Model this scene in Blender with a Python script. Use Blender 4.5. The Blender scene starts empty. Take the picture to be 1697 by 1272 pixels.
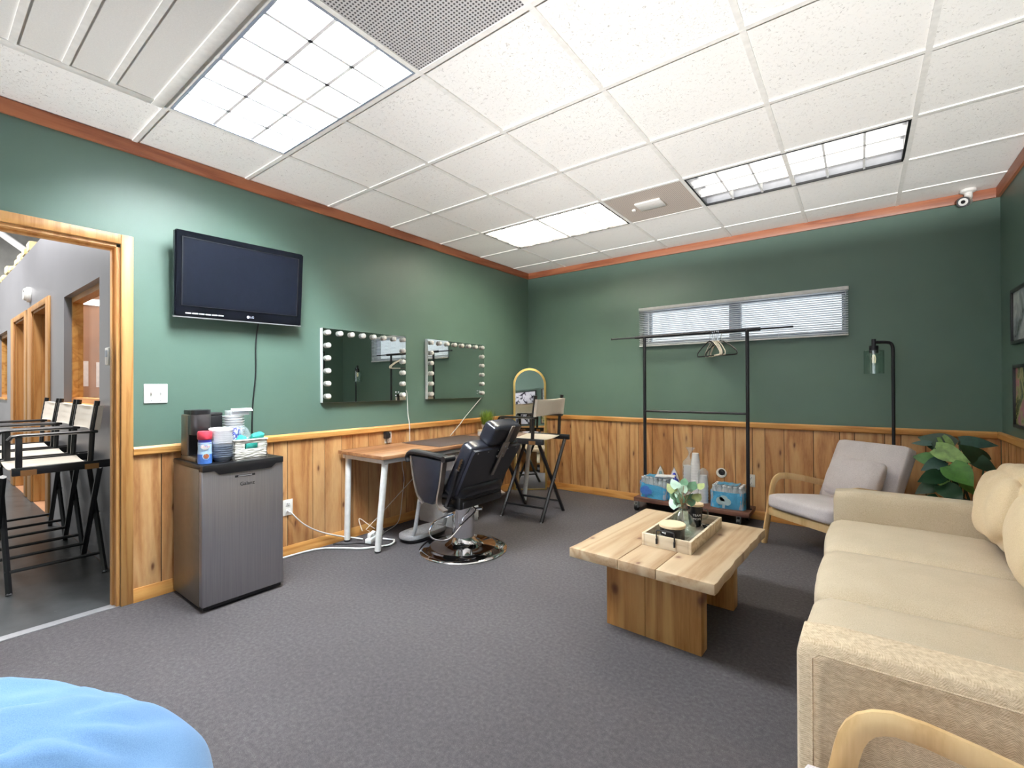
import bpy, bmesh, math, random
from mathutils import Vector, Matrix, noise
C = bpy.context.scene.collection
PI = math.pi
rnd = random.Random(7)

# ------------------------------------------------------------------ materials
def srgb(r, g, b):
    f = lambda c: (c/255/12.92) if c/255 <= .04045 else ((c/255+.055)/1.055)**2.4
    return (f(r), f(g), f(b), 1)
class NT:
    def __init__(s, name):
        s.m = bpy.data.materials.new(name); s.m.use_nodes = True
        s.t = s.m.node_tree; s.n = s.t.nodes; s.b = s.n['Principled BSDF']
    def add(s, typ, **kw):
        n = s.n.new(typ)
        for k, v in kw.items():
            if k in n.inputs: n.inputs[k].default_value = v
            else: setattr(n, k, v)
        return n
    def link(s, a, b): s.t.links.new(a, b)
    def coord(s, scale=(1, 1, 1), which='Object'):
        tc = s.add('ShaderNodeTexCoord'); mp = s.add('ShaderNodeMapping')
        mp.inputs['Scale'].default_value = scale
        s.link(tc.outputs[which], mp.inputs['Vector']); return mp.outputs['Vector']
    def noise(s, vec, scale, detail=3, rough=.5, dist=0):
        n = s.add('ShaderNodeTexNoise'); n.inputs['Scale'].default_value = scale
        n.inputs['Detail'].default_value = detail; n.inputs['Roughness'].default_value = rough
        n.inputs['Distortion'].default_value = dist
        s.link(vec, n.inputs['Vector']); return n.outputs['Fac']
    def ramp(s, fac, stops):
        r = s.add('ShaderNodeValToRGB'); e = r.color_ramp.elements
        e[0].position, e[0].color = stops[0]; e[1].position, e[1].color = stops[-1]
        for p, c in stops[1:-1]:
            x = e.new(p); x.color = c
        s.link(fac, r.inputs['Fac']); return r.outputs['Color']
    def mix(s, fac, a, b, blend='MIX'):
        m = s.add('ShaderNodeMix'); m.data_type = 'RGBA'; m.blend_type = blend
        for sock, v in ((m.inputs[0], fac), (m.inputs[6], a), (m.inputs[7], b)):
            if hasattr(v, 'is_output') or isinstance(v, bpy.types.NodeSocket): s.link(v, sock)
            else: sock.default_value = v
        return m.outputs[2]
    def math(s, op, a, b=0):
        m = s.add('ShaderNodeMath'); m.operation = op
        for sock, v in ((m.inputs[0], a), (m.inputs[1], b)):
            if isinstance(v, bpy.types.NodeSocket): s.link(v, sock)
            else: sock.default_value = v
        return m.outputs[0]
    def base(s, c):
        if isinstance(c, bpy.types.NodeSocket): s.link(c, s.b.inputs['Base Color'])
        else: s.b.inputs['Base Color'].default_value = c
    def bump(s, h, strength=.2, dist=.002):
        b = s.add('ShaderNodeBump'); b.inputs['Strength'].default_value = strength
        b.inputs['Distance'].default_value = dist
        s.link(h, b.inputs['Height']); s.link(b.outputs['Normal'], s.b.inputs['Normal'])
    def set(s, **kw):
        for k, v in kw.items(): s.b.inputs[k].default_value = v

def plain(name, col, rough=.5, metal=0, var=.06, vs=30, bump=0, bs=200, spec=.5, **kw):
    n = NT(name); v = n.coord()
    f = n.noise(v, vs, 3)
    d = tuple(c*(1-var) for c in col[:3])+(1,); l = tuple(min(1, c*(1+var)) for c in col[:3])+(1,)
    n.base(n.ramp(f, [(.3, d), (.7, l)]))
    n.set(Roughness=rough, Metallic=metal); n.b.inputs['Specular IOR Level'].default_value = spec
    for k, x in kw.items(): n.b.inputs[k].default_value = x
    if bump: n.bump(n.noise(v, bs, 4), bump)
    return n.m

def wood(name, dark, mid, light, axis='Z', scale=1.0, rough=.42, rings=14, attr=False, knots=0, spec=.5, stretch=.07):
    """grain stretched along an object axis; optional per-plank random from the face attribute 'rnd'"""
    n = NT(name)
    st = {'X': (stretch, 1, 1), 'Y': (1, stretch, 1), 'Z': (1, 1, stretch)}[axis]
    v = n.coord(tuple(scale*x for x in st))
    if attr:
        a = n.add('ShaderNodeAttribute'); a.attribute_name = 'rnd'
        off = n.add('ShaderNodeVectorMath'); off.operation = 'SCALE'
        cb = n.add('ShaderNodeCombineXYZ')
        for i, k in enumerate((31, 17, 23)):
            n.link(n.math('MULTIPLY', a.outputs['Fac'], k), cb.inputs[i])
        ad = n.add('ShaderNodeVectorMath'); ad.operation = 'ADD'
        n.link(v, ad.inputs[0]); n.link(cb.outputs[0], ad.inputs[1]); v = ad.outputs[0]
    v0 = v; big = n.noise(v, 5, 2, .5, .6)
    w = n.math('SINE', n.math('MULTIPLY', big, rings*6.28))
    w = n.math('ADD', n.math('MULTIPLY', w, .5), .5)
    fine = n.noise(v, 90, 4, .6)
    f = n.math('ADD', n.math('MULTIPLY', w, .45), n.math('MULTIPLY', fine, .55))
    col = n.ramp(f, [(.18, dark), (.45, mid), (.78, light)])
    big2 = n.noise(v, 2.2, 2)
    col = n.mix(n.math('MULTIPLY', big2, .35), col, dark)
    if attr:
        tint = n.ramp(a.outputs['Fac'], [(0, (1.0, 1.0, .97, 1)), (.5, (.93, .87, .80, 1)), (1, (.80, .68, .56, 1))])
        col = n.mix(.85, col, tint, 'MULTIPLY')
    if knots:
        plane, ku, kv, kr = knots
        sx = n.add('ShaderNodeSeparateXYZ'); n.link(n.coord(), sx.inputs[0])
        U = n.math('ADD', sx.outputs[0], sx.outputs[1]) if plane == 'wall' else sx.outputs[0]
        V = sx.outputs[1] if plane == 'top' else sx.outputs[2]
        cb2 = n.add('ShaderNodeCombineXYZ'); n.link(n.math('MULTIPLY', U, ku), cb2.inputs[0]); n.link(n.math('MULTIPLY', V, kv), cb2.inputs[1])
        vo = n.add('ShaderNodeTexVoronoi'); vo.voronoi_dimensions = '2D'; vo.inputs['Scale'].default_value = 1
        nz = n.add('ShaderNodeTexNoise'); nz.inputs['Scale'].default_value = 3; n.link(cb2.outputs[0], nz.inputs['Vector'])
        ad2 = n.add('ShaderNodeVectorMath'); ad2.operation = 'MULTIPLY_ADD'; ad2.inputs[1].default_value = (.10, .10, 0)
        n.link(nz.outputs['Color'], ad2.inputs[0]); n.link(cb2.outputs[0], ad2.inputs[2]); n.link(ad2.outputs[0], vo.inputs['Vector'])
        k = n.ramp(vo.outputs['Distance'], [(.0, (1, 1, 1, 1)), (kr*.5, (.8, .8, .8, 1)), (kr, (.25, .25, .25, 1)), (kr*2.2, (0, 0, 0, 1))])
        col = n.mix(k, col, srgb(98, 54, 34))
    n.base(col); n.set(Roughness=rough); n.b.inputs['Specular IOR Level'].default_value = spec
    n.bump(fine, .08)
    return n.m

def fabric(name, c1, c2, scale=600, bump=.3, rough=.9, zig=False, zs=92):
    n = NT(name); v = n.coord()
    f = n.noise(v, scale, 2, .6)
    g = n.noise(v, 9, 3)
    col = n.ramp(n.math('ADD', n.math('MULTIPLY', f, .8), n.math('MULTIPLY', g, .2)), [(.35, c1), (.65, c2)])
    h = f
    if zig:
        sx = n.add('ShaderNodeSeparateXYZ'); n.link(v, sx.inputs[0])
        pp = n.math('PINGPONG', n.math('MULTIPLY', n.math('ADD', sx.outputs[0], sx.outputs[1]), 1), .014)
        s2 = n.math('SINE', n.math('MULTIPLY', n.math('ADD', n.math('ADD', pp, sx.outputs[2]), n.math('MULTIPLY', sx.outputs[1], .5)), zs*14))
        hz = n.math('ADD', n.math('MULTIPLY', s2, .22), .5)
        nz = n.noise(n.coord((1, 1, 2.2)), 75, 4, .75)
        h = n.math('ADD', n.math('MULTIPLY', hz, .30), n.math('MULTIPLY', nz, .74))
        col = n.ramp(h, [(.3, c1), (.72, c2)])
    n.base(col); n.set(Roughness=rough); n.b.inputs['Specular IOR Level'].default_value = .15
    n.b.inputs['Sheen Weight'].default_value = .15
    n.bump(h, bump, .003)
    return n.m

def emit(name, col, strength):
    n = NT(name); n.base((.8, .8, .8, 1))
    n.b.inputs['Emission Color'].default_value = col; n.b.inputs['Emission Strength'].default_value = strength
    return n.m

def glass(name, col=(1, 1, 1, 1), rough=0.0, ior=1.45, alpha=None):
    n = NT(name); n.base(col); n.set(Roughness=rough); n.b.inputs['Transmission Weight'].default_value = 1
    n.b.inputs['IOR'].default_value = ior
    return n.m
def pane(name, tint=(1, 1, 1, 1), refl=.08):
    n = NT(name); n.n.remove(n.b)
    tr = n.add('ShaderNodeBsdfTransparent'); tr.inputs[0].default_value = tint
    gl = n.add('ShaderNodeBsdfGlossy'); gl.inputs['Roughness'].default_value = .02
    mx = n.add('ShaderNodeMixShader'); lw = n.add('ShaderNodeLayerWeight'); lw.inputs[0].default_value = .5
    n.link(n.math('ADD', n.math('MULTIPLY', n.math('POWER', lw.outputs['Facing'], 4), .55), refl), mx.inputs[0]); n.link(tr.outputs[0], mx.inputs[1]); n.link(gl.outputs[0], mx.inputs[2])
    n.link(mx.outputs[0], n.n['Material Output'].inputs['Surface'])
    return n.m
def film(name, col, opac, rough=.15):
    n = NT(name); n.base(col); n.set(Roughness=rough, Alpha=opac)
    n.b.inputs['Specular IOR Level'].default_value = .8
    v = n.coord(); n.bump(n.noise(v, 28, 4, .6, 1.5), .9, .012)
    return n.m

M = {}
def mk_materials():
    # green wall paint: eggshell, with a faint roller stipple
    n = NT('green paint'); v = n.coord()
    n.base(n.ramp(n.noise(v, 3, 3), [(.3, srgb(90, 115, 104)), (.7, srgb(94, 119, 107))]))
    n.set(Roughness=.42); n.bump(n.noise(v, 160, 4), .12, .002); M['green'] = n.m
    M['ceil'] = NT('ceiling tile'); n = M['ceil']; v = n.coord((1, 1, 1))
    sp = n.noise(v, 75, 4, .72, 1.2)
    big = n.noise(v, 3, 2)
    c = n.mix(n.math('MULTIPLY', big, .4), srgb(246, 244, 241), srgb(240, 238, 234))
    fis = n.ramp(sp, [(.30, (1, 1, 1, 1)), (.37, (0, 0, 0, 1))])
    c = n.mix(n.math('MULTIPLY', fis, .8), c, srgb(150, 142, 136))
    n.base(c); n.set(Roughness=.95); n.bump(n.ramp(sp, [(.28, (0, 0, 0, 1)), (.42, (1, 1, 1, 1))]), .5, .004)
    M['ceil'] = n.m
    M['grid'] = plain('white grid metal', srgb(236, 234, 230), .4)
    M['white'] = plain('white enamel', srgb(236, 236, 236), .35)
    M['whiteplastic'] = plain('white plastic', srgb(232, 230, 226), .4)
    M['paper'] = plain('white paper', srgb(246, 246, 249), .6)
    n = NT('grey carpet'); v = n.coord()
    f = n.noise(v, 420, 3, .7); g = n.noise(v, 60, 3, .6); h = n.noise(v, 1.3, 2)
    m = n.math('ADD', n.math('ADD', n.math('MULTIPLY', f, .6), n.math('MULTIPLY', g, .3)), n.math('MULTIPLY', h, .1))
    n.base(n.ramp(m, [(.3, srgb(66, 63, 66)), (.5, srgb(91, 87, 90)), (.72, srgb(129, 125, 127))]))
    n.set(Roughness=.97); n.b.inputs['Specular IOR Level'].default_value = .1; n.bump(f, .8, .006); M['carpet'] = n.m
    M['panel'] = wood('plank panelling', srgb(168, 116, 72), srgb(204, 156, 106), srgb(222, 182, 132), 'Z', 1, .4, 5, True, ('wall', 4.2, 1.4, .045), stretch=.14)
    M['groove'] = plain('panel groove', srgb(44, 28, 18), .9)
    M['oakY'] = wood('oak trim along y', srgb(176, 116, 56), srgb(206, 150, 82), srgb(220, 168, 100), 'Y', 1.5, .38, 5)
    M['oakX'] = wood('oak trim along x', srgb(176, 116, 56), srgb(206, 150, 82), srgb(220, 168, 100), 'X', 1.5, .38, 5)
    M['oakZ'] = wood('oak trim along z', srgb(160, 108, 56), srgb(186, 138, 82), srgb(196, 150, 94), 'Z', 1.5, .42, 4)
    M['crownY'] = wood('crown along y', srgb(140, 78, 50), srgb(172, 104, 70), srgb(184, 118, 82), 'Y', 1.5, .4, 5)
    M['crownX'] = wood('crown along x', srgb(140, 78, 50), srgb(172, 104, 70), srgb(184, 118, 82), 'X', 1.5, .4, 5)
    M['black'] = plain('black plastic', srgb(24, 24, 27), .35)
    M['blackgloss'] = plain('black gloss', srgb(14, 15, 21), .10, spec=.4)
    M['screen'] = plain('dark screen', srgb(20, 23, 32), .22, spec=.3)
    M['blackwood'] = plain('black painted wood', srgb(28, 28, 31), .32)
    M['blackmetal'] = plain('black metal', srgb(38, 38, 44), .38, .3)
    n = NT('black vinyl'); v = n.coord(); n.base(n.ramp(n.noise(v, 12, 3), [(.3, srgb(26, 28, 36)), (.7, srgb(34, 36, 45))]))
    n.set(Roughness=.3); n.bump(n.noise(v, 350, 3), .12, .001); M['vinyl'] = n.m
    M['chrome'] = plain('chrome', srgb(225, 225, 228), .06, 1, .02)
    M['alu'] = plain('cast aluminium', srgb(196, 196, 200), .42, .45, .10, 120)
    M['armmetal'] = plain('brushed strip', srgb(140, 130, 124), .4, .6)
    n = NT('brushed steel door'); v = n.coord((1, 1, 60)); v2 = n.coord((1, 260, 3))
    f = n.noise(v2, 1.0, 3)
    n.base(n.ramp(f, [(.2, srgb(150, 147, 152)), (.8, srgb(168, 165, 168))])); n.set(Roughness=.36, Metallic=.75)
    n.b.inputs['Anisotropic'].default_value = .5; M['steel'] = n.m
    M['steelside'] = plain('grey steel side', srgb(128, 116, 102), .32, .55)
    M['silver'] = plain('silver plastic', srgb(170, 170, 175), .35, .5)
    M['mirror'] = plain('mirror silver', (.80, .83, .81, 1), .0, 1, 0)
    M['gold'] = plain('gold frame', srgb(220, 190, 118), .3, .85, .03)
    M['brass'] = plain('brass plate', srgb(176, 128, 84), .38, .8)
    M['canvas'] = fabric('cream canvas', srgb(218, 206, 192), srgb(240, 231, 218), 700, .2)
    M['desk'] = wood('walnut desk top', srgb(112, 74, 48), srgb(148, 104, 72), srgb(172, 128, 92), 'Y', 1.2, .36, 7)
    M['deskmat'] = plain('dark desk mat', srgb(70, 58, 54), .7, 0, .1, 80)
    M['pine'] = wood('pine slab', srgb(160, 130, 99), srgb(182, 159, 132), srgb(192, 172, 146), 'Y', .9, .42, 5, True, ('top', 4.3, 2.9, .06))
    M['pineleg'] = wood('pine leg boards', srgb(170, 118, 62), srgb(208, 160, 100), srgb(222, 180, 118), 'Z', .9, .45, 5, True, ('front', 3.3, 2.3, .085))
    M['deckwood'] = wood('dark stained deck', srgb(70, 44, 36), srgb(104, 68, 56), srgb(134, 94, 78), 'X', 1.2, .5, 8)
    M['bentwood'] = wood('pale bent wood', srgb(202, 164, 112), srgb(222, 188, 136), srgb(232, 202, 152), 'Z', 1, .4, 3)
    M['tray'] = wood('whitewashed tray wood', srgb(176, 156, 130), srgb(204, 188, 164), srgb(216, 202, 180), 'X', 1.5, .6, 6)
    M['traybase'] = wood('grey tray base', srgb(122, 112, 102), srgb(158, 150, 140), srgb(176, 168, 158), 'Y', 1.5, .6, 6)
    M['lidwood'] = plain('pale lid wood', srgb(222, 198, 164), .5, 0, .08, 40)
    M['greyfab'] = fabric('grey upholstery', srgb(196, 188, 192), srgb(224, 217, 220), 320, .25)
    M['sofaseat'] = fabric('beige upholstery', srgb(184, 168, 143), srgb(208, 193, 170), 380, .25)
    M['sofaarm'] = fabric('herringbone upholstery', srgb(176, 150, 118), srgb(236, 218, 190), 200, .5, zig=True)
    M['pillow'] = fabric('beige pillow cloth', srgb(208, 184, 148), srgb(230, 210, 178), 420, .2)
    M['blue'] = fabric('pale blue cotton', srgb(92, 126, 166), srgb(108, 142, 180), 500, .12)
    M['hallwall'] = plain('grey hall paint', srgb(132, 132, 138), .32, 0, .05, 2)
    n = NT('dark painted concrete'); v = n.coord()
    f = n.noise(v, 4, 5, .65); k = n.ramp(n.noise(v, 38, 4, .7), [(.68, (0, 0, 0, 1)), (.74, (1, 1, 1, 1))])
    c = n.ramp(f, [(.3, srgb(52, 54, 56)), (.7, srgb(84, 86, 88))]); n.base(n.mix(n.math('MULTIPLY', k, .5), c, srgb(150, 150, 150)))
    n.set(Roughness=.28); M['concrete'] = n.m
    M['brownwall'] = plain('tan office wall', srgb(176, 130, 96), .6, 0, .1, 4)
    M['maroon'] = plain('maroon purlin', srgb(84, 40, 36), .6)
    M['insul'] = plain('white insulation', srgb(222, 222, 218), .8, 0, .1, 6)
    M['foam'] = plain('yellowed foam', srgb(226, 206, 158), .9, 0, .15, 30)
    M['glassclear'] = pane('clear glass', (.90, .945, .925, 1), .09)
    M['pane'] = pane('window pane')
    n = NT('office pane'); n.n.remove(n.b)
    tr = n.add('ShaderNodeBsdfTransparent'); gl = n.add('ShaderNodeBsdfGlossy'); gl.inputs['Roughness'].default_value = .02
    mx = n.add('ShaderNodeMixShader'); mx.inputs[0].default_value = .12
    n.link(tr.outputs[0], mx.inputs[1]); n.link(gl.outputs[0], mx.inputs[2]); n.link(mx.outputs[0], n.n['Material Output'].inputs['Surface']); M['officepane'] = n.m
    M['leafdark'] = plain('dark green leaf', srgb(30, 62, 40), .3, 0, .3, 14)
    M['leafmid'] = plain('mid green leaf', srgb(72, 122, 52), .32, 0, .3, 20)
    M['leaflight'] = plain('variegated leaf', srgb(128, 164, 92), .35, 0, .35, 26)
    M['leafblue'] = plain('blue green leaf', srgb(58, 90, 82), .35, 0, .25, 20)
    M['eucpale'] = plain('pale eucalyptus leaf', srgb(176, 204, 186), .5, 0, .12, 30)
    M['eucdark'] = plain('green eucalyptus leaf', srgb(84, 124, 94), .5, 0, .2, 30)
    M['eucyel'] = plain('yellowing eucalyptus leaf', srgb(148, 160, 106), .5, 0, .2, 30)
    M['stem'] = plain('brown stem', srgb(112, 92, 58), .6)
    M['grass'] = plain('bright grass blade', srgb(128, 158, 58), .5, 0, .3, 40)
    M['terra'] = plain('dark pot', srgb(58, 46, 38), .5)
    M['water'] = film('blue shrink wrap', srgb(84, 178, 226), .93)
    M['clearfilm'] = film('clear shrink film', srgb(220, 232, 240), .28)
    M['bottle'] = film('clear bottle', srgb(224, 236, 246), .5, .1)
    M['capwhite'] = plain('white cap', srgb(240, 244, 250), .4)
    M['reflector'] = plain('silvered reflector', srgb(118, 120, 126), .4)
    M['darksteel'] = plain('dark brushed steel', srgb(92, 88, 90), .32, .8, .05)
    M['label'] = plain('pale emblem', srgb(178, 206, 214), .4)
    M['ironblue'] = plain('blue translucent iron', srgb(40, 56, 168), .15)
    M['ironteal'] = plain('grey teal iron', srgb(132, 166, 176), .25)
    M['red'] = plain('red cap', srgb(214, 66, 84), .35)
    M['creamblue'] = plain('blue sleeve', srgb(74, 124, 208), .3, 0, .1, 60)
    M['creamlight'] = plain('pale blue sleeve', srgb(180, 210, 240), .3)
    M['navy'] = plain('navy band', srgb(52, 52, 150), .35)
    M['cup'] = plain('brown cup picture', srgb(188, 112, 74), .5)
    M['redtext'] = plain('red lettering', srgb(216, 92, 72), .5)
    M['bowlgrey'] = plain('grey plastic bowl', srgb(150, 160, 176), .3)
    M['basket'] = NT('white woven basket'); n = M['basket']; v = n.coord((28, 28, 95))
    vo = n.add('ShaderNodeTexVoronoi'); vo.inputs['Scale'].default_value = 1; n.link(v, vo.inputs['Vector'])
    n.base(n.ramp(vo.outputs['Distance'], [(.15, srgb(238, 236, 230)), (.7, srgb(190, 186, 176))])); n.set(Roughness=.8)
    n.bump(n.math('SUBTRACT', 1, vo.outputs['Distance']), .9, .006); M['basket'] = n.m
    M['teal'] = plain('teal wrapper', srgb(64, 176, 164), .3, 0, .25, 30)
    M['bluepat'] = NT('blue printed packet'); n = M['bluepat']; v = n.coord()
    n.base(n.ramp(n.noise(v, 70, 2), [(.45, srgb(236, 236, 246)), (.52, srgb(96, 100, 190))])); M['bluepat'] = n.m
    M['darkjar'] = plain('smoky jar', srgb(34, 34, 38), .12)
    M['textwhite'] = plain('white lettering', srgb(236, 236, 238), .5)
    M['textblack'] = plain('black lettering', srgb(34, 34, 36), .5)
    M['textgrey'] = plain('grey lettering', srgb(200, 206, 220), .5)
    M['beigemet'] = NT('perforated beige grille'); n = M['beigemet']; v = n.coord((85, 85, 85))
    sx = n.add('ShaderNodeSeparateXYZ'); n.link(v, sx.inputs[0])
    hx = n.math('PINGPONG', sx.outputs[0], .5); hy = n.math('PINGPONG', sx.outputs[1], .5)
    d = n.math('ADD', n.math('MULTIPLY', hx, hx), n.math('MULTIPLY', hy, hy))
    n.base(n.ramp(d, [(.05, srgb(108, 98, 92)), (.09, srgb(206, 194, 184))])); n.set(Roughness=.6); M['beigemet'] = n.m
    M['greymet'] = NT('perforated grey grille'); n = M['greymet']; v = n.coord((70, 70, 70))
    sx = n.add('ShaderNodeSeparateXYZ'); n.link(v, sx.inputs[0])
    hx = n.math('PINGPONG', sx.outputs[0], .5); hy = n.math('PINGPONG', sx.outputs[1], .5)
    d = n.math('ADD', n.math('MULTIPLY', hx, hx), n.math('MULTIPLY', hy, hy))
    n.base(n.ramp(d, [(.07, srgb(70, 68, 70)), (.12, srgb(196, 194, 194))])); n.set(Roughness=.6); M['greymet'] = n.m
    M['ventwhite'] = plain('white filter panel', srgb(226, 224, 220), .6, 0, .04, 200, .4, 900)
    M['bulb'] = plain('frosted bulb', srgb(244, 242, 238), .3)
    M['filament'] = emit('glowing filament', (1, .66, .36, 1), 1.0)
    M['tube'] = emit('fluorescent tube', (1, .96, .86, 1), TUBE)
    M['tubewarm'] = emit('warm fluorescent tube', (1, .93, .76, 1), TUBE_WARM)
    M['tubenear'] = emit('bright fluorescent tube', (.90, .97, 1, 1), TUBE_NEAR)
    M['tubefill'] = emit('added fill tube', (.97, .985, 1, 1), TUBE_FILL)  # emission of the unseen troffers added behind the camera
    M['sky'] = emit('overcast daylight', (.86, .93, 1, 1), SKY)
    M['hallube'] = emit('hall tube', (1, .98, .96, 1), HALL)
    # pictures
    n = NT('black and white photograph'); v = n.coord((1, 1, 1))
    a = n.noise(v, 9, 5, .6, .4); sx = n.add('ShaderNodeSeparateXYZ'); n.link(v, sx.inputs[0])
    lo = n.ramp(sx.outputs[2], [(0, (1, 1, 1, 1)), (.02, (0, 0, 0, 1))])
    n.base(n.ramp(a, [(.36, srgb(42, 38, 50)), (.42, srgb(60, 56, 66)), (.46, srgb(206, 202, 214)), (.8, srgb(226, 222, 230))]))
    n.set(Roughness=.15); M['photo'] = n.m
    n = NT('grey photograph'); v = n.coord()
    n.base(n.ramp(n.noise(v, 6, 4, .55, .5), [(.33, srgb(40, 46, 52)), (.45, srgb(150, 160, 164)), (.65, srgb(206, 212, 214))])); n.set(Roughness=.12); M['photogrey'] = n.m
    n = NT('garden photograph'); v = n.coord()
    n.base(n.ramp(n.noise(v, 8, 4, .6, .6), [(.3, srgb(40, 44, 32)), (.42, srgb(112, 122, 74)), (.52, srgb(176, 170, 120)), (.62, srgb(190, 130, 136)), (.75, srgb(214, 150, 160))])); n.set(Roughness=.12); M['photogarden'] = n.m

# light levels

# ------------------------------------------------------------------ mesh builder
class MB:
    def __init__(s, off=(0, 0, 0)):
        s.bm = bmesh.new(); s.off = Vector(off); s.mi = 0
        s.lay = s.bm.faces.layers.float.new('rnd'); s.r = 0.0
    def _new(s, before):
        for f in s.bm.faces:
            if f not in before: pass
    def _fin(s, n0):
        s.bm.faces.ensure_lookup_table()
        for f in s.bm.faces[n0:]:
            f.material_index = s.mi; f[s.lay] = s.r
    def box(s, c, size, bevel=0, rot=None, seg=2):
        n0 = len(s.bm.faces); v0 = len(s.bm.verts)
        t = bmesh.new(); bmesh.ops.create_cube(t, size=1)
        for v in t.verts: v.co = Vector((v.co.x*size[0], v.co.y*size[1], v.co.z*size[2]))
        if bevel: bmesh.ops.bevel(t, geom=list(t.edges), offset=bevel, segments=seg, profile=.5, affect='EDGES')
        s._merge(t, c, rot); return s
    def mm(s, a, b, bevel=0, seg=2):
        return s.box([(p+q)/2 for p, q in zip(a, b)], [abs(q-p) for p, q in zip(a, b)], bevel, None, seg)
    def _merge(s, t, c=(0, 0, 0), rot=None):
        R = rot if rot is not None else Matrix.Identity(3)
        if isinstance(R, (tuple, list)):
            from mathutils import Euler
            R = Euler(R).to_matrix()
        c = Vector(c); mp = {}
        for v in t.verts: mp[v] = s.bm.verts.new(R @ v.co + c)
        for f in t.faces:
            try: nf = s.bm.faces.new([mp[v] for v in f.verts])
            except ValueError: continue
            nf.material_index = s.mi; nf[s.lay] = s.r
        t.free()
    def cyl(s, p1, p2, r1, r2=None, seg=16, cap=True):
        r2 = r1 if r2 is None else r2
        p1 = Vector(p1); p2 = Vector(p2); d = (p2-p1)
        q = d.normalized().to_track_quat('Z', 'Y').to_matrix()
        A = []; B = []
        for i in range(seg):
            a = 2*PI*i/seg; u = Vector((math.cos(a), math.sin(a), 0))
            A.append(s.bm.verts.new(p1+q@(u*r1))); B.append(s.bm.verts.new(p2+q@(u*r2)))
        for i in range(seg):
            j = (i+1) % seg; s._f([A[i], A[j], B[j], B[i]])
        if cap: s._f(A[::-1]); s._f(B)
        return s
    def _f(s, vs):
        try:
            f = s.bm.faces.new(vs); f.material_index = s.mi; f[s.lay] = s.r; return f
        except ValueError: return None
    def tube(s, pts, r, seg=8, closed=False, flat=None, smooth=0):
        """sweep along pts; flat=(rx, ry) gives an elliptical/rect section, ry along 'up'"""
        P = [Vector(p) for p in pts]
        for _ in range(smooth):
            Q = [P[0]]
            for i in range(len(P)-1):
                Q += [P[i]*.75+P[i+1]*.25, P[i]*.25+P[i+1]*.75]
            Q.append(P[-1]); P = Q
        n = len(P); rings = []; up = None
        for i in range(n):
            if closed: d = (P[(i+1) % n]-P[i-1])
            else: d = P[min(i+1, n-1)]-P[max(i-1, 0)]
            d.normalize()
            if up is None:
                up = Vector((0, 0, 1)) if abs(d.z) < .9 else Vector((1, 0, 0))
            x = d.cross(up)
            if x.length < 1e-4: x = d.orthogonal()
            x.normalize(); y = x.cross(d).normalized(); up = y
            rx, ry = flat if flat else ((r[i], r[i]) if isinstance(r, (list, tuple)) else (r, r))
            rings.append([s.bm.verts.new(P[i]+x*math.cos(2*PI*k/seg+PI/seg)*rx+y*math.sin(2*PI*k/seg+PI/seg)*ry) for k in range(seg)])
        for i in range(n if closed else n-1):
            a = rings[i]; b = rings[(i+1) % n]
            for k in range(seg):
                j = (k+1) % seg; s._f([a[k], a[j], b[j], b[k]])
        if not closed: s._f(rings[0][::-1]); s._f(rings[-1])
        return s
    def lathe(s, prof, c=(0, 0, 0), seg=32, sy=1.0):
        c = Vector(c); R = []
        for r, z in prof:
            if r < 1e-5: R.append([s.bm.verts.new(c+Vector((0, 0, z)))])
            else: R.append([s.bm.verts.new(c+Vector((r*math.cos(2*PI*i/seg), sy*r*math.sin(2*PI*i/seg), z))) for i in range(seg)])
        for a, b in zip(R, R[1:]):
            for i in range(seg):
                j = (i+1) % seg
                if len(a) == 1 and len(b) == 1: continue
                if len(a) == 1: s._f([a[0], b[j], b[i]][::-1])
                elif len(b) == 1: s._f([a[i], a[j], b[0]])
                else: s._f([a[i], a[j], b[j], b[i]])
        return s
    def prism(s, poly, axis, a, b, bevel=0):
        """poly: 2-D outline; axis: 'x','y','z' the extrusion axis from a to b"""
        def co(p, h):
            u, v = p
            return {'x': (h, u, v), 'y': (u, h, v), 'z': (u, v, h)}[axis]
        t = bmesh.new()
        A = [t.verts.new(co(p, a)) for p in poly]; B = [t.verts.new(co(p, b)) for p in poly]
        n = len(poly); t.faces.new(A); t.faces.new(B[::-1])
        for i in range(n):
            j = (i+1) % n; t.faces.new([A[j], A[i], B[i], B[j]])
        bmesh.ops.recalc_face_normals(t, faces=list(t.faces))
        if bevel: bmesh.ops.bevel(t, geom=list(t.edges), offset=bevel, segments=2, profile=.5, affect='EDGES')
        s._merge(t); return s
    def cushion(s, c, size, r=.04, puff=(0, 0, 0), n=10, rot=None, wr=0, ws=6, seed=0, pinch=0):
        """a rounded, puffed box; puff per axis bulges that pair of faces; wr adds wrinkles"""
        t = bmesh.new(); bmesh.ops.create_cube(t, size=2)
        bmesh.ops.subdivide_edges(t, edges=list(t.edges), cuts=n, use_grid_fill=True)
        h = Vector(size)/2
        for v in t.verts:
            u = v.co.copy(); p = Vector((u.x*h.x, u.y*h.y, u.z*h.z))
            rr = min(r, h.x*.98, h.y*.98, h.z*.98)
            inn = Vector([max(-(h[k]-rr), min(h[k]-rr, p[k])) for k in range(3)])
            d = p-inn
            if d.length > 1e-6:
                m = max(abs(d.x), abs(d.y), abs(d.z)); d = d.normalized()*rr*(m/rr)
            p = inn+d
            for k in range(3):
                a, b = [q for q in range(3) if q != k]
                w = (1-u[a]**2)*(1-u[b]**2)
                p[k] += puff[k]*u[k]*w
                if pinch: p[k] *= 1-pinch*(abs(u[a])*abs(u[b]))**2
            if wr:
                q = Vector((p.x*ws+seed, p.y*ws, p.z*ws*.6))
                k = noise.fractal(q, 1, 2, 3)
                p += p.normalized()*wr*k
            v.co = p
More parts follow.
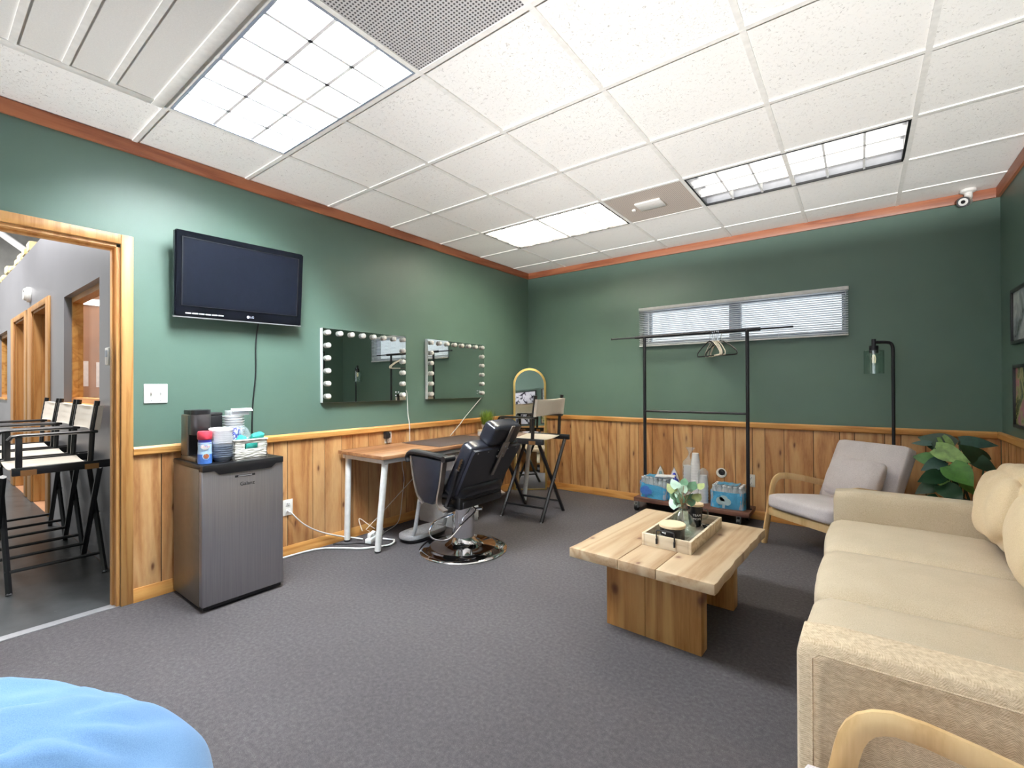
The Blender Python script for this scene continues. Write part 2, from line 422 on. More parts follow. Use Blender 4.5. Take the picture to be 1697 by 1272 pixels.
        bmesh.ops.recalc_face_normals(t, faces=list(t.faces))
        s._merge(t, c, rot); return s
    def leaf(s, c, d, nrm, L, W, curl=.15, heart=0, fold=.12):
        """a leaf blade from base c along d, tip drooping"""
        c = Vector(c); d = Vector(d).normalized(); nrm = Vector(nrm).normalized()
        x = d.cross(nrm).normalized(); nrm = x.cross(d).normalized()
        N = 8; rows = []
        for i in range(N+1):
            t = i/N; w = W*.5*(math.sin(PI*min(1, t**.62)) if not heart else math.sin(PI*(.16+.84*t)**.8))
            if i == N: w = W*.01
            ctr = c+d*L*t-nrm*curl*L*t*t
            row = []
            for k in (-1, -.5, 0, .5, 1):
                bk = -heart*L*(abs(k)**1.5)*(1-t)**3
                row.append(s.bm.verts.new(ctr+x*w*k+nrm*fold*w*abs(k)+d*bk))
            rows.append(row)
        for a, b in zip(rows, rows[1:]):
            for k in range(4): s._f([a[k], a[k+1], b[k+1], b[k]])
        return s
    def text(s, txt, size, M4, depth=.001):
        cu = bpy.data.curves.new('t', 'FONT'); cu.body = txt; cu.size = size; cu.extrude = depth; cu.align_x = 'CENTER'; cu.align_y = 'CENTER'
        o = bpy.data.objects.new('t', cu); C.objects.link(o)
        dg = bpy.context.evaluated_depsgraph_get(); me = bpy.data.meshes.new_from_object(o.evaluated_get(dg))
        t = bmesh.new(); t.from_mesh(me)
        bmesh.ops.transform(t, matrix=M4, verts=list(t.verts)); s._merge(t)
        bpy.data.objects.remove(o); bpy.data.curves.remove(cu); bpy.data.meshes.remove(me); return s
    def build(s, name, mats, parent=None, ang=35, keep_normals=False):
        if not keep_normals: bmesh.ops.recalc_face_normals(s.bm, faces=list(s.bm.faces))
        if s.off.length: bmesh.ops.translate(s.bm, verts=list(s.bm.verts), vec=-s.off)
        me = bpy.data.meshes.new(name); s.bm.to_mesh(me); s.bm.free()
        for m in (mats if isinstance(mats, (list, tuple)) else [mats]): me.materials.append(M[m] if isinstance(m, str) else m)
        me.polygons.foreach_set('use_smooth', [True]*len(me.polygons))
        me.set_sharp_from_angle(angle=math.radians(ang))
        o = bpy.data.objects.new(name, me); C.objects.link(o)
        if parent is not None: o.parent = parent
        return o

def thing(name, label, cat, loc=(0, 0, 0), rz=0, group=None):
    o = bpy.data.objects.new(name, None); C.objects.link(o); o.empty_display_size = .05
    o.location = loc; o.rotation_euler = (0, 0, rz); o['label'] = label; o['category'] = cat
    if group: o['group'] = group
    return o
def tag(o, label, cat, group=None, kind=None):
    o['label'] = label; o['category'] = cat
    if group: o['group'] = group
    if kind: o['kind'] = kind
    return o
def struct(o, label=None):
    o['kind'] = 'structure'
    if label: o['label'] = label
    return o
def move(o, loc, rz=0):
    o.location = loc; o.rotation_euler = (0, 0, rz); return o
def dup(root, loc, rz=0, label=None):
    r = root.copy(); C.objects.link(r); r.location = loc; r.rotation_euler = (0, 0, rz)
    if label: r['label'] = label
    for ch in list(root.children):
        c = ch.copy(); C.objects.link(c); c.parent = r
        for g in ch.children:
            d = g.copy(); C.objects.link(d); d.parent = c
    return r
ORD = ['topmost', 'second from the top', 'third from the top', 'fourth from the top', 'fifth from the top', 'sixth from the top', 'seventh from the top', 'eighth from the top',
       'ninth from the top', 'tenth from the top', 'eleventh from the top', 'twelfth from the top', 'thirteenth from the top', 'fourteenth from the top']

TUBE, TUBE_WARM, TUBE_NEAR, TUBE_FILL, SKY, HALL, WINDOW_FILL, UPFILL, BARN, EXPO = 5, 56, 275, 14, .8, 6, 18, 1600, 15.0, 0.75
mk_materials()
W, CE, CR, RAIL = 4.179, 2.665, 2.597, .898
YF = -9.0                                     # wall behind the camera
GX, GY, T = -.0554, -3.3765, .61              # ceiling grid origin and module
gx = lambda i: GX+i*T
gy = lambda j: GY+j*T

# ------------------------------------------------------------------ room shell
b = MB(); b.mm((0, YF, -.08), (W, 0, 0)); struct(b.build('floor', 'carpet'), 'charcoal grey carpet')
b = MB(); b.mm((-9.5, -7.4, -.09), (0, -3.937, -.004)); struct(b.build('floor_hall', 'concrete'), 'dark painted concrete floor of the hall')
DY0, DY1, DZ = -4.955, -4.045, 2.059
b = MB()
b.mm((-.12, DY1, 0), (0, .12, 2.9)); b.mm((-.12, YF, 0), (0, DY0, 2.9)); b.mm((-.12, DY0, DZ), (0, DY1, 2.9))
struct(b.build('wall_left', 'green'), 'green painted wall with the doorway')
wx0, wx1, wz0, wz1 = 1.50, 3.27, 1.675, 2.05
b = MB()
b.mm((0, 0, 0), (wx0, .14, 2.9)); b.mm((wx1, 0, 0), (W, .14, 2.9)); b.mm((wx0, 0, 0), (wx1, .14, wz0)); b.mm((wx0, 0, wz1), (wx1, .14, 2.9))
struct(b.build('wall_back', 'green'), 'green painted wall with the high window')
b = MB(); b.mm((W, YF, 0), (W+.12, .14, 2.9)); struct(b.build('wall_right', 'green'))
fx0, fx1, fz0, fz1 = .55, 3.75, .80, 2.35
b = MB()
b.mm((0, YF-.14, 0), (fx0, YF, 2.9)); b.mm((fx1, YF-.14, 0), (W, YF, 2.9)); b.mm((fx0, YF-.14, 0), (fx1, YF, fz0)); b.mm((fx0, YF-.14, fz1), (fx1, YF, 2.9))
struct(b.build('wall_front', 'green'))
b = MB()
for z in (fz0, fz1-.05): b.mm((fx0, YF-.1, z), (fx1, YF-.05, z+.05))
for x in (fx0, (fx0+fx1)/2-.025, fx1-.05): b.mm((x, YF-.1, fz0+.05), (x+.05, YF-.05, fz1-.05))
wf = struct(b.build('added_window', 'white'))  # unseen window added behind the camera for its daylight
b = MB(); b.mm((fx0, YF-.08, fz0), (fx1, YF-.074, fz1)); b.build('glass', 'pane', wf)

# ceiling: tiles (open where fixtures and grilles sit), grid bars
cells_open = {}
def cell_blocks():
    for i in range(-1, 8):
        for j in range(-10, 6):
            yield i, j
OPEN = set()
for (i, j) in ((1, -1), (4, 3), (1, 3)): OPEN |= {(i, j), (i+1, j)}
OPEN |= {(1, -6), (2, -6), (4, -5), (5, -5)}
GRILLE = {(3, 3), (3, -1)}
b = MB()
for i, j in cell_blocks():
    if (i, j) in OPEN or (i, j) in GRILLE: continue
    x0, x1 = max(0, gx(i)), min(W, gx(i+1)); y0, y1 = max(YF, gy(j)), min(0, gy(j+1))
    if x1-x0 < .01 or y1-y0 < .01: continue
    b.r = rnd.random(); dz = rnd.uniform(0, .002)
    b.mm((x0+.003, y0+.003, CE+.004+dz), (x1-.003, y1-.003, CE+.03))
struct(b.build('ceiling', 'ceil'), 'white acoustic tile ceiling')
b = MB()
for i in range(0, 8):
    x = gx(i)
    if 0.02 < x < W: b.mm((x-.012, YF, CE-.002), (x+.012, 0, CE+.006))
for j in range(-10, 7):
    y = gy(j)
    if YF < y < 0:
        xs = [0]+[gx(i) for i in range(0, 8) if 0 < gx(i) < W]+[W]
        for xa, xb in zip(xs, xs[1:]):
            mid = (xa+xb)/2; i = math.floor((mid-GX)/T)
            b.mm((xa+.012, y-.012, CE-.0015), (xb-.012, y+.012, CE+.006))
struct(b.build('ceiling_grid', 'grid'), 'white suspended ceiling grid')
b = MB(); b.mm((-.1, YF, CE+.2), (W+.1, .1, CE+.24)); struct(b.build('ceiling_deck', 'white'))

# crown, chair rail, baseboard, panelling
def rail_set():
    prof_c = lambda d: [(0, CR), (d*.018, CR), (d*.024, CR+.02), (d*.024, CE+.001), (0, CE+.001)]
    b = MB(); b.prism(prof_c(1), 'y', YF, 0); struct(b.build('trim_1', 'crownY'), 'reddish crown strip on the left wall')
    b = MB(); b.prism([(-u, v) for u, v in prof_c(1)], 'x', .024, W-.024); struct(b.build('trim_2', 'crownX'), 'reddish crown strip on the back wall')
    b = MB(); b.prism([(W-u, v) for u, v in prof_c(1)], 'y', YF, 0); struct(b.build('trim_3', 'crownY'))
    pr_ = [(0, RAIL-.053), (.014, RAIL-.053), (.022, RAIL-.045), (.024, RAIL-.012), (.016, RAIL), (0, RAIL)]
    bp = [(0, 0), (.014, 0), (.014, .062), (.006, .078), (0, .078)]
    segs = [(-3.9905, 0), (YF, DY0-.055)]
    for p, nm in ((pr_, 'trim_4'), (bp, 'baseboard_left')):
        b = MB()
        for a, c in segs: b.prism([(u+.006, v) for u, v in p], 'y', a, c)
        struct(b.build(nm, 'oakY'))
    for p, nm in ((pr_, 'trim_5'), (bp, 'baseboard_back')):
        b = MB(); b.prism([(-u-.006, v) for u, v in p], 'x', .03, W-.03); struct(b.build(nm, 'oakX'))
    for p, nm in ((pr_, 'trim_6'), (bp, 'baseboard_right')):
        b = MB(); b.prism([(W-u-.006, v) for u, v in p], 'y', YF, 0); struct(b.build(nm, 'oakY'))
OFFS = [0, .185, .287, .482, .583, .73, .833, .985]
def planks(lo, hi, start):
    g = []
    k = -6
    while start+1.208*k < hi+1.3:
        g += [start+1.208*k+o for o in OFFS]; k += 1
    g = [lo]+[x for x in g if lo+.02 < x < hi-.02]+[hi]
    return list(zip(g, g[1:]))
rr = random.Random(3)
def tone(w): return max(0, min(1, rr.gauss(.36, .30)))
rail_set()
b = MB()
for lo, hi in ((-3.9905, -.008), (YF, DY0-.055)):
    b.mi = 1; b.mm((.0002, lo, .01), (.002, hi, .87)); b.mi = 0
    for y0, y1 in planks(lo, hi, -2.168):
        b.r = tone(0); b.mm((.001, y0+.0025, .01), (.0065, y1-.0025, .87))
struct(b.build('wainscot_left', ['panel', 'groove']), 'plank panelling below the rail')
b = MB(); b.mi = 1; b.mm((.008, -.002, .01), (W-.008, -.0002, .87)); b.mi = 0
for x0, x1 in planks(.008, W-.008, .619):
    b.r = tone(0); b.mm((x0+.0025, -.0065, .01), (x1-.0025, -.001, .87))
struct(b.build('wainscot_back', ['panel', 'groove']))
b = MB(); b.mi = 1; b.mm((W-.002, YF, .01), (W-.0002, -.008, .87)); b.mi = 0
for y0, y1 in planks(YF, -.008, -1.9):
    b.r = tone(0); b.mm((W-.0065, y0+.002, .01), (W-.001, y1-.002, .87))
struct(b.build('wainscot_right', ['panel', 'groove']))

# door casing of this room
def door_frame(name, x0c, x1c, plane_axis, pos, z, cw, depth, side):
    pass
b = MB()
b.mm((0, DY1, 0), (.018, DY1+.0555, DZ+.054), .003); b.mm((0, DY0-.055, 0), (.018, DY0, DZ+.054), .003); b.mm((0, DY0, DZ), (.018, DY1, DZ+.054), .003)
d1 = struct(b.build('door_1', 'oakZ'), 'oak cased doorway to the hall')
b = MB()
b.mm((-.12, DY1-.018, 0), (-.0005, DY1-.0005, DZ-.018)); b.mm((-.12, DY0+.0005, 0), (-.0005, DY0+.018, DZ-.018)); b.mm((-.12, DY0+.018, DZ-.018), (-.0005, DY1-.018, DZ-.0005))
b.mm((-.075, DY1-.030, 0), (-.04, DY1-.018, DZ-.03)); b.mm((-.075, DY0+.018, 0), (-.04, DY0+.030, DZ-.03)); b.mm((-.075, DY0+.018, DZ-.030), (-.04, DY1-.018, DZ-.018))
b.build('jamb', 'oakZ', d1)
b = MB(); b.mm((-.06, DY0, -.003), (.0, DY1, .004)); b.build('threshold', 'silver', d1)

# ------------------------------------------------------------------ hall beyond the doorway
YH = -3.937
hx = dict(win=(-2.26, -1.03, 1.112, 2.046), d1=(-3.88, -3.03, 2.076), d2=(-5.24, -4.385, 2.076), w2=(-7.2, -6.0, 1.10, 2.04))
b = MB()
cuts = [(-.12, -.12)]
xs = -.12
def hw(x0, x1, z0, z1): b.mm((x0, YH, z0), (x1, YH+.12, z1))
hw(-1.03, -.12, 0, 2.80); hw(-2.26, -1.03, 0, 1.112); hw(-2.26, -1.03, 2.046, 2.80); hw(-3.03, -2.26, 0, 2.80)
hw(-3.88, -3.03, 2.076, 2.80); hw(-4.385, -3.88, 0, 2.80); hw(-5.24, -4.385, 2.076, 2.80); hw(-6.0, -5.24, 0, 2.80)
hw(-7.2, -6.0, 0, 1.10); hw(-7.2, -6.0, 2.04, 2.80); hw(-9.4, -7.2, 0, 2.80)
struct(b.build('wall_hall', 'hallwall'), 'grey painted hall wall')
b = MB(); b.mm((-9.5, -7.4, 0), (-9.4, -.5, 5.2)); b.mm((-9.4, -7.5, 0), (-.12, -7.4, 5.2)); b.mm((-9.4, -.5, 2.9), (-.12, -.4, 5.2)); struct(b.build('wall_hall_end', 'insul'))
def hall_door(name, x0, x1, zt, clip=None):
    b = MB()
    for a, c in ((x0-.24, x0), (x1, x1+.15)):
        b.mm((a, YH-.018, 0), (c, YH, zt+.06), .003)
    b.mm((x0, YH-.018, zt), (x1, YH, zt+.06), .003)
    d = struct(b.build(name, 'oakZ'))
    b = MB(); b.mm((x0, YH, 0), (x0+.02, YH+.16, zt-.02)); b.mm((x1-.02, YH, 0), (x1, YH+.16, zt-.02)); b.mm((x0, YH, zt-.02), (x1, YH+.16, zt)); b.mm((x0+.02, YH+.06, 0), (x0+.032, YH+.1, zt-.03))
    b.build('jamb', 'oakZ', d)
    b = MB(); b.mm((x0+.022, YH+.11, .01), (x1-.022, YH+.15, zt-.022)); s = b.build('door_slab', 'oakZ', d)
    b = MB(); b.cyl((x1-.09, YH+.11, .95), (x1-.09, YH+.05, .95), .025, .03); b.build('door_handle', 'silver', s)
hall_door('door_2', -3.88, -3.03, 2.076); hall_door('door_3', -5.24, -4.385, 2.076)
def hall_window(name, x0, x1, z0, z1):
    b = MB(); f = .045
    y0, y1 = YH+.05, YH+.12
    b.mm((x0, y0, z0), (x1, y1, z0+f)); b.mm((x0, y0, z1-f), (x1, y1, z1)); b.mm((x0, y0, z0+f), (x0+f, y1, z1-f)); b.mm((x1-f, y0, z0+f), (x1, y1, z1-f))
    b.mm((x0, YH-.02, z0-.02), (x1, y0, z0+.004), .003)
    d = struct(b.build(name, 'oakX'))
    b = MB(); b.mm((x0+f, YH+.085, z0+f), (x1-f, YH+.091, z1-f)); b.build('glass', 'officepane', d)
hall_window('window_3', -2.26, -1.03, 1.112, 2.046); hall_window('window_4', -7.2, -6.0, 1.10, 2.04)
# office behind the hall wall
b = MB(); b.mm((-9.4, -1.9, 0), (-.12, -1.8, 2.75)); b.mm((-4.0, YH+.16, 0), (-3.96, -1.9, 2.75)); struct(b.build('wall_office', 'brownwall'))
b = MB(); b.mm((-9.4, YH+.12, 2.6), (-.12, -1.8, 2.66)); struct(b.build('ceiling_office', 'insul'))
b = MB(); b.mm((-9.4, YH, -.09), (-.12, -1.8, -.004)); struct(b.build('floor_office', 'brownwall'))
t = thing('strip_light', 'white strip light seen through the hall window', 'light', (-3.955, -3.5, 2.26))
b = MB(); b.mm((0, -.24, -.04), (.04, .24, .04), .004); b.build('housing', 'white', t)
b = MB(); b.mm((.041, -.23, -.03), (.06, .23, .03), .008); b.build('diffuser', 'hallube', t)
for k, (y, z) in enumerate(((-3.505, 1.41), (-3.365, 1.40))):
    b = MB(); b.mm((0, -.035, -.15), (.004, .035, .15)); o = b.build('notice_sheet', 'paper'); o.location = (-3.9575, y, z)
    tag(o, 'white sheet behind the hall window, ' + ('nearer its left edge' if k == 0 else 'nearer its right edge'), 'paper')
l = bpy.data.lights.new('office_lamp', 'POINT'); l.energy = 45; l.shadow_soft_size = .1; l.color = (1, .93, .86)
q = bpy.data.objects.new('office_lamp', l); C.objects.link(q); q.location = (-2.2, -3.1, 2.3)
# roof above the hall
b = MB(); b.mm((-9.4, -7.4, 5.1), (-.12, -.4, 5.2)); struct(b.build('ceiling_hall', 'insul'), 'white insulated roof over the hall')
b = MB()
for y in (-5.6, -4.4, -3.2, -2.0, -.9): b.mm((-9.4, y-.05, 4.72), (-.12, y+.05, 5.09))
for x in (-8.6, -6.4, -4.2): b.mm((x-.09, -7.4, 4.2), (x+.09, -.5, 4.7))
struct(b.build('roof_purlins', 'maroon'), 'maroon roof steel')
b = MB()
b.cyl((-8.6, -4.6, 4.6), (-6.3, -3.3, 2.9), .05); b.cyl((-8.7, -2.6, 4.6), (-8.7, -5.6, 3.4), .02)
struct(b.build('roof_brace', 'white'), 'white diagonal brace')
b = MB()
for k in range(24):
    x = -4.3-k*.2; b.cushion((x, YH+.07+rnd.uniform(-.02, .03), 2.855+rnd.uniform(0, .03)), (.22, .12, .07+rnd.random()*.06), .03, n=3, wr=.012, seed=k)
tag(b.build('foam_filler', 'foam'), 'ragged yellow foam along the top of the hall wall', 'foam', kind='stuff')
t = thing('smoke_alarm', 'round white alarm high on the grey hall wall', 'alarm', (-4.08, YH, 2.29))
b = MB(); b.cyl((0, -.0005, 0), (0, -.03, 0), .085, .085, 24); b.build('base_plate', 'whiteplastic', t)
b = MB(); b.cyl((0, -.03, 0), (0, -.055, 0), .075, .06, 24); c_ = b.build('cover', 'whiteplastic', t)
b = MB(); b.cyl((.02, -.055, .03), (.02, -.058, .03), .012); b.build('sounder_slot', 'black', c_)
t = thing('thermostat', 'white thermostat with grey display on the hall wall', 'thermostat', (-.71, YH, 1.455))
b = MB(); b.box((0, -.013, 0), (.085, .025, .12), .005); b.build('body', 'whiteplastic', t)
b = MB(); b.box((-.004, -.0265, .018), (.05, .003, .045)); b.build('display', 'bowlgrey', t)

# ------------------------------------------------------------------ director chairs
def director_chair(label, group=None):
    """local: faces -y, origin on the floor between the feet"""
    t = thing('director_chair', label, 'chair', group=group)
    hw_, yf, yb = .255, -.22, .22
    for s in (-1, 1):
        b = MB(); b.box((s*.262, .035, .735), (.032, .47, .05), .004); sr = b.build('seat_rail', 'blackwood', t)
        for y in (-.13, .16):
            b = MB(); b.box((s*.279, y, .725), (.003, .07, .035), .001); b.build('brass_plate', 'brass', sr, 20)
        b = MB(); b.tube([(s*.262, .155, .76), (s*.262, .165, .97), (s*.262, .19, 1.155)], .0, 6, flat=(.016, .018)); b.build('back_post', 'blackwood', t)
        b = MB(); b.box((s*.262, -.17, .85), (.026, .03, .19), .003); b.build('arm_post', 'blackwood', t)
        b = MB(); b.tube([(s*.262, -.215, .925), (s*.262, -.2, .947), (s*.262, -.17, .952), (s*.262, .19, .952)], .0, 8, flat=(.026, .011)); b.build('armrest', 'blackwood', t)
    for y in (yf, yb):
        for k, s in enumerate((-1, 1)):
            yy = y+(.012 if k else -.012)
            b = MB(); b.tube([(s*.245, yy, .0), (-s*.235, yy, .71)], 0, 6, flat=(.017, .017)); l = b.build('leg', 'blackwood', t)
            b = MB(); b.cyl((s*.245, yy, 0), (s*.243, yy, .008), .014); b.build('foot_glide', 'silver', l)
    for s in (-1, 1):
        b = MB(); b.cyl((s*.170, yf, .115), (s*.170, yb, .115), .011, seg=10); b.build('stretcher', 'blackwood', t)
    for y in (yf-.02, yb+.02):
        b = MB(); b.cyl((0, y-.012, .362), (0, y+.012, .362), .007); b.build('pivot_bolt', 'silver', t)
    b = MB()
    n = 10
    for i in range(n):
        for k in range(1):
            xa = -.25+.5*i/n; xb = -.25+.5*(i+1)/n
            za, zb = [.752-.02*(1-(2*(q+.25)/.5-1)**2) for q in (xa, xb)]
            v = [b.bm.verts.new(p) for p in ((xa, -.2, za), (xb, -.2, zb), (xb, .17, zb), (xa, .17, za))]; b._f(v)
            v = [b.bm.verts.new(p) for p in ((xa, -.2, za-.004), (xa, .17, za-.004), (xb, .17, zb-.004), (xb, -.2, zb-.004))]; b._f(v)
    b.build('seat', 'canvas', t)
    b = MB()
    n, m = 16, 8; rows = []
    for sgn in (0, 1):
        rows = []
        for j in range(m+1):
            z = .962+.16*j/m; row = []
            for i in range(n+1):
                x = -.275+.55*i/n; e = 1-(2*i/n-1)**2
                y = .168+.022*(z-.96)/.16+.02*e+(-.018 if sgn == 0 else .016)*(1-e**.2*0)+.004*math.sin(z*150+x*4)*e
                if abs(2*i/n-1) > .93: y = .178+.02*(z-.96)/.16+(-.022 if sgn == 0 else .022)
                row.append(b.bm.verts.new((x, y, z-.006*e*(1 if j else -1))))
            rows.append(row)
        for a, c in zip(rows, rows[1:]):
            for i in range(n): b._f([a[i], a[i+1], c[i+1], c[i]])
        if sgn == 0: first = rows
        else:
            for j in range(m):
                b._f([first[j][0], first[j+1][0], rows[j+1][0], rows[j][0]]); b._f([first[j][n], rows[j][n], rows[j+1][n], first[j+1][n]])
            for i in range(n): b._f([first[0][i], rows[0][i], rows[0][i+1], first[0][i+1]]); b._f([first[m][i], first[m][i+1], rows[m][i+1], rows[m][i]])
    b.build('back_sling', 'canvas', t, 60)
    return t
dc = director_chair('tall black director chair in the room beside the barber chair, cream canvas')
move(dc, (.80, -1.075, 0), -PI/2+math.radians(4))
for k, (x, lab) in enumerate(((-.965, 'nearest of the three tall director chairs lined up in the hall'),
                              (-1.60, 'middle one of the three tall director chairs in the hall'),
                              (-2.25, 'farthest of the three tall director chairs in the hall'))):
    c = dup(dc, (x, -4.20, 0), 0, lab); c['group'] = 'director chairs lined up in the hall'

# ------------------------------------------------------------------ back window and blind
b = MB(); f = .03
y0, y1 = .05, .10
b.mm((wx0, y0, wz0), (wx1, y1, wz0+f)); b.mm((wx0, y0, wz1-f), (wx1, y1, wz1)); b.mm((wx0, y0, wz0+f), (wx0+f, y1, wz1-f)); b.mm((wx1-f, y0, wz0+f), (wx1, y1, wz1-f))
b.mm((2.35, y0, wz0+f), (2.455, y1, wz1-f)); b.mm((1.55, y0+.01, wz0+f), (1.575, y1, wz1-f))
win = struct(b.build('window_1', 'bowlgrey'))
b = MB(); b.mm((wx0+f, .07, wz0+f), (wx1-f, .074, wz1-f)); b.build('glass', 'pane', win)
b = MB(); b.mm((wx0-.6, .55, wz0-.5), (wx1+.6, .56, wz1+.9)); struct(b.build('sky_outside', 'sky'), 'bright overcast sky outside the window')
bl = thing('window_blind', 'white slatted mini blind over the high window', 'blind', (2.383, -.03, 1.655))
bx0, bx1, bz0, bz1 = 1.476, 3.291, 1.657, 2.068
b = MB((2.383, -.03, 1.655)); b.mm((bx0, -.05, bz1-.032), (bx1, -.006, bz1), .003); b.build('headrail', 'white', bl)
b = MB((2.383, -.03, 1.655)); b.mm((bx0+.003, -.045, bz0), (bx1-.003, -.018, bz0+.013), .003); b.build('bottom_rail', 'white', bl)
b = MB((2.383, -.03, 1.655))
ns = 19
for k in range(ns):
    z = bz0+.026+(bz1-.036-bz0-.03)*k/(ns-1); ca = math.radians(34)
    P3 = [(-.032+q*.0125*math.cos(ca), z+q*.0125*math.sin(ca)+.0012*(1-q*q)) for q in (-1, 0, 1)]
    for (ya, za), (yb, zb) in zip(P3, P3[1:]):
        b._f([b.bm.verts.new(p) for p in ((bx0+.004, ya, za), (bx1-.004, ya, za), (bx1-.004, yb, zb), (bx0+.004, yb, zb))])
n = NT('white blind slat'); n.base(srgb(238, 238, 240)); n.set(Roughness=.4)
tr = n.add('ShaderNodeBsdfTranslucent'); tr.inputs[0].default_value = (.75, .77, .82, 1); mx = n.add('ShaderNodeMixShader'); mx.inputs[0].default_value = .5
n.link(n.b.outputs[0], mx.inputs[1]); n.link(tr.outputs[0], mx.inputs[2]); n.link(mx.outputs[0], n.n['Material Output'].inputs['Surface']); M['slat'] = n.m
b.build('slats', 'slat', bl)
for x in (1.58, 1.98, 2.30, 2.47, 2.78, 3.18):
    b = MB((2.383, -.03, 1.655)); b.cyl((x, -.047, bz0+.01), (x, -.047, bz1-.02), .0012, seg=5); b.build('ladder_cord', 'white', bl)
b = MB((2.383, -.03, 1.655)); b.cyl((3.272, -.056, 2.03), (3.25, -.06, 1.74), .004, seg=8); b.build('tilt_wand', 'clearfilm', bl)

# ------------------------------------------------------------------ ceiling lights and grilles
def troffer(i, j, label, tube='tube', spare=False):
    x0, x1, y0, y1 = gx(i)+.014, gx(i+2)-.014, gy(j)+.014, gy(j+1)-.014
    o = ((x0+x1)/2, (y0+y1)/2, CE); CAP = .008 if tube == 'tubenear' else .006
    t = thing('ceiling_light', label, 'light', o)
    b = MB(o); z1 = CE+.105
    b.mm((x0, y0, z1), (x1, y1, z1+.004)); b.mm((x0, y0, CE), (x1, y0+.004, z1)); b.mm((x0, y1-.004, CE), (x1, y1, z1)); b.mm((x0, y0, CE), (x0+.004, y1, z1)); b.mm((x1-.004, y0, CE), (x1, y1, z1))
    b.build('housing', 'reflector' if tube == 'tube' else 'white', t)
    b = MB(o); e = .012
    for a, c in (((x0, y0), (x1, y0+e)), ((x0, y1-e), (x1, y1)), ((x0, y0+e), (x0+e, y1-e)), ((x1-e, y0+e), (x1, y1-e))):
        b.mm((a[0]+.0005, a[1]+.0005, CE-.003), (c[0]-.0005, c[1]-.0005, CE+.012))
    b.build('frame', 'bowlgrey' if tube == 'tubenear' else 'black', t)['label'] = 'thin dark edge frame'
    b = MB(o)
    for k in range(1, 6): x = x0+(x1-x0)*k/6; b.mm((x-.0025, y0+e, CE+.006), (x+.0025, y1-e, CE+.062)); b.mm((x-CAP, y0+e, CE+.002), (x+CAP, y1-e, CE+.006))
    for k in range(1, 3): y = y0+(y1-y0)*k/3; b.mm((x0+e, y-.0025, CE+.006), (x1-e, y+.0025, CE+.062)); b.mm((x0+e, y-CAP, CE+.002), (x1-e, y+CAP, CE+.006))
    b.build('louver', 'white', t)
    for k in range(3):
        y = y0+(y1-y0)*(k+.5)/3
        b = MB(o); b.cyl((x0+.02, y, CE+.082), (x1-.02, y, CE+.082), .0165, seg=10); b.build('lamp_tube', tube, t)
troffer(1, -1, 'bright fluorescent ceiling light nearest the doorway, washed out white', 'tubenear')
troffer(4, 3, 'louvred fluorescent ceiling light in front of the high window')
troffer(1, 3, 'louvred fluorescent ceiling light nearest the far left corner', 'tubewarm')
troffer(1, -6, 'unseen ceiling light added as fill behind the camera on the doorway side', 'tubefill')  # fixture out of view, added to brighten the room
troffer(4, -5, 'unseen ceiling light added as fill behind the camera on the sofa side', 'tubefill')  # second added fill fixture, also out of view
def grille(i, j, mat, label, stub=False):
    x0, x1, y0, y1 = gx(i)+.013, gx(i+1)-.013, gy(j)+.013, gy(j+1)-.013
    o = ((x0+x1)/2, (y0+y1)/2, CE)
    t = thing('ceiling_vent', label, 'vent', o)
    b = MB(o); b.mm((x0, y0, CE+.001), (x1, y1, CE+.006)); b.build('face_plate', mat, t)
    b = MB(o); b.mm((x0, y0, CE+.006), (x1, y1, CE+.07)); b.build('box', 'white', t)
    if stub:
        b = MB(o); b.box((o[0]-.02, o[1]-.02, CE-.006), (.20, .16, .013), .004); b.build('diffuser_plate', 'ventwhite', t)
        b = MB(o); b.cyl((o[0]-.17, o[1]+.02, CE+.001), (o[0]-.17, o[1]+.02, CE-.01), .016); b.build('screw_cap', 'ventwhite', t)
grille(3, 3, 'beigemet', 'beige perforated ceiling vent between the two far ceiling lights', True)
grille(3, -1, 'greymet', 'grey perforated ceiling grille beside the bright ceiling light')
# large slotted return panel hanging flush under the tiles next to the doorway light
px0, px1, py0, py1 = gx(1)+.0, gx(3), gy(-3)-.0, gy(-1)-.014
o = ((px0+px1)/2, (py0+py1)/2, CE-.012)
t = thing('return_grille', 'large off-white ceiling return grille with ribs, above the doorway', 'vent', o)
b = MB(o); z = CE-.012
e = .05
b.mm((px0, py0, z), (px1, py0+e, CE-.003), .003); b.mm((px0, py1-e, z), (px1, py1, CE-.003), .003); b.mm((px0, py0+e, z), (px0+e, py1-e, CE-.003), .003); b.mm((px1-e, py0+e, z), (px1, py1-e, CE-.003), .003)
for k in range(1, 7):
    y = py0+e+(py1-py0-2*e)*k/7; b.mm((px0+e, y-.012, z+.001), (px1-e, y+.012, CE-.003))
b.build('frame', 'whiteplastic', t)
b = MB(o); b.mm((px0+e, py0+e, CE-.006), (px1-e, py1-e, CE-.003)); b.build('filter_panel', 'ventwhite', t)
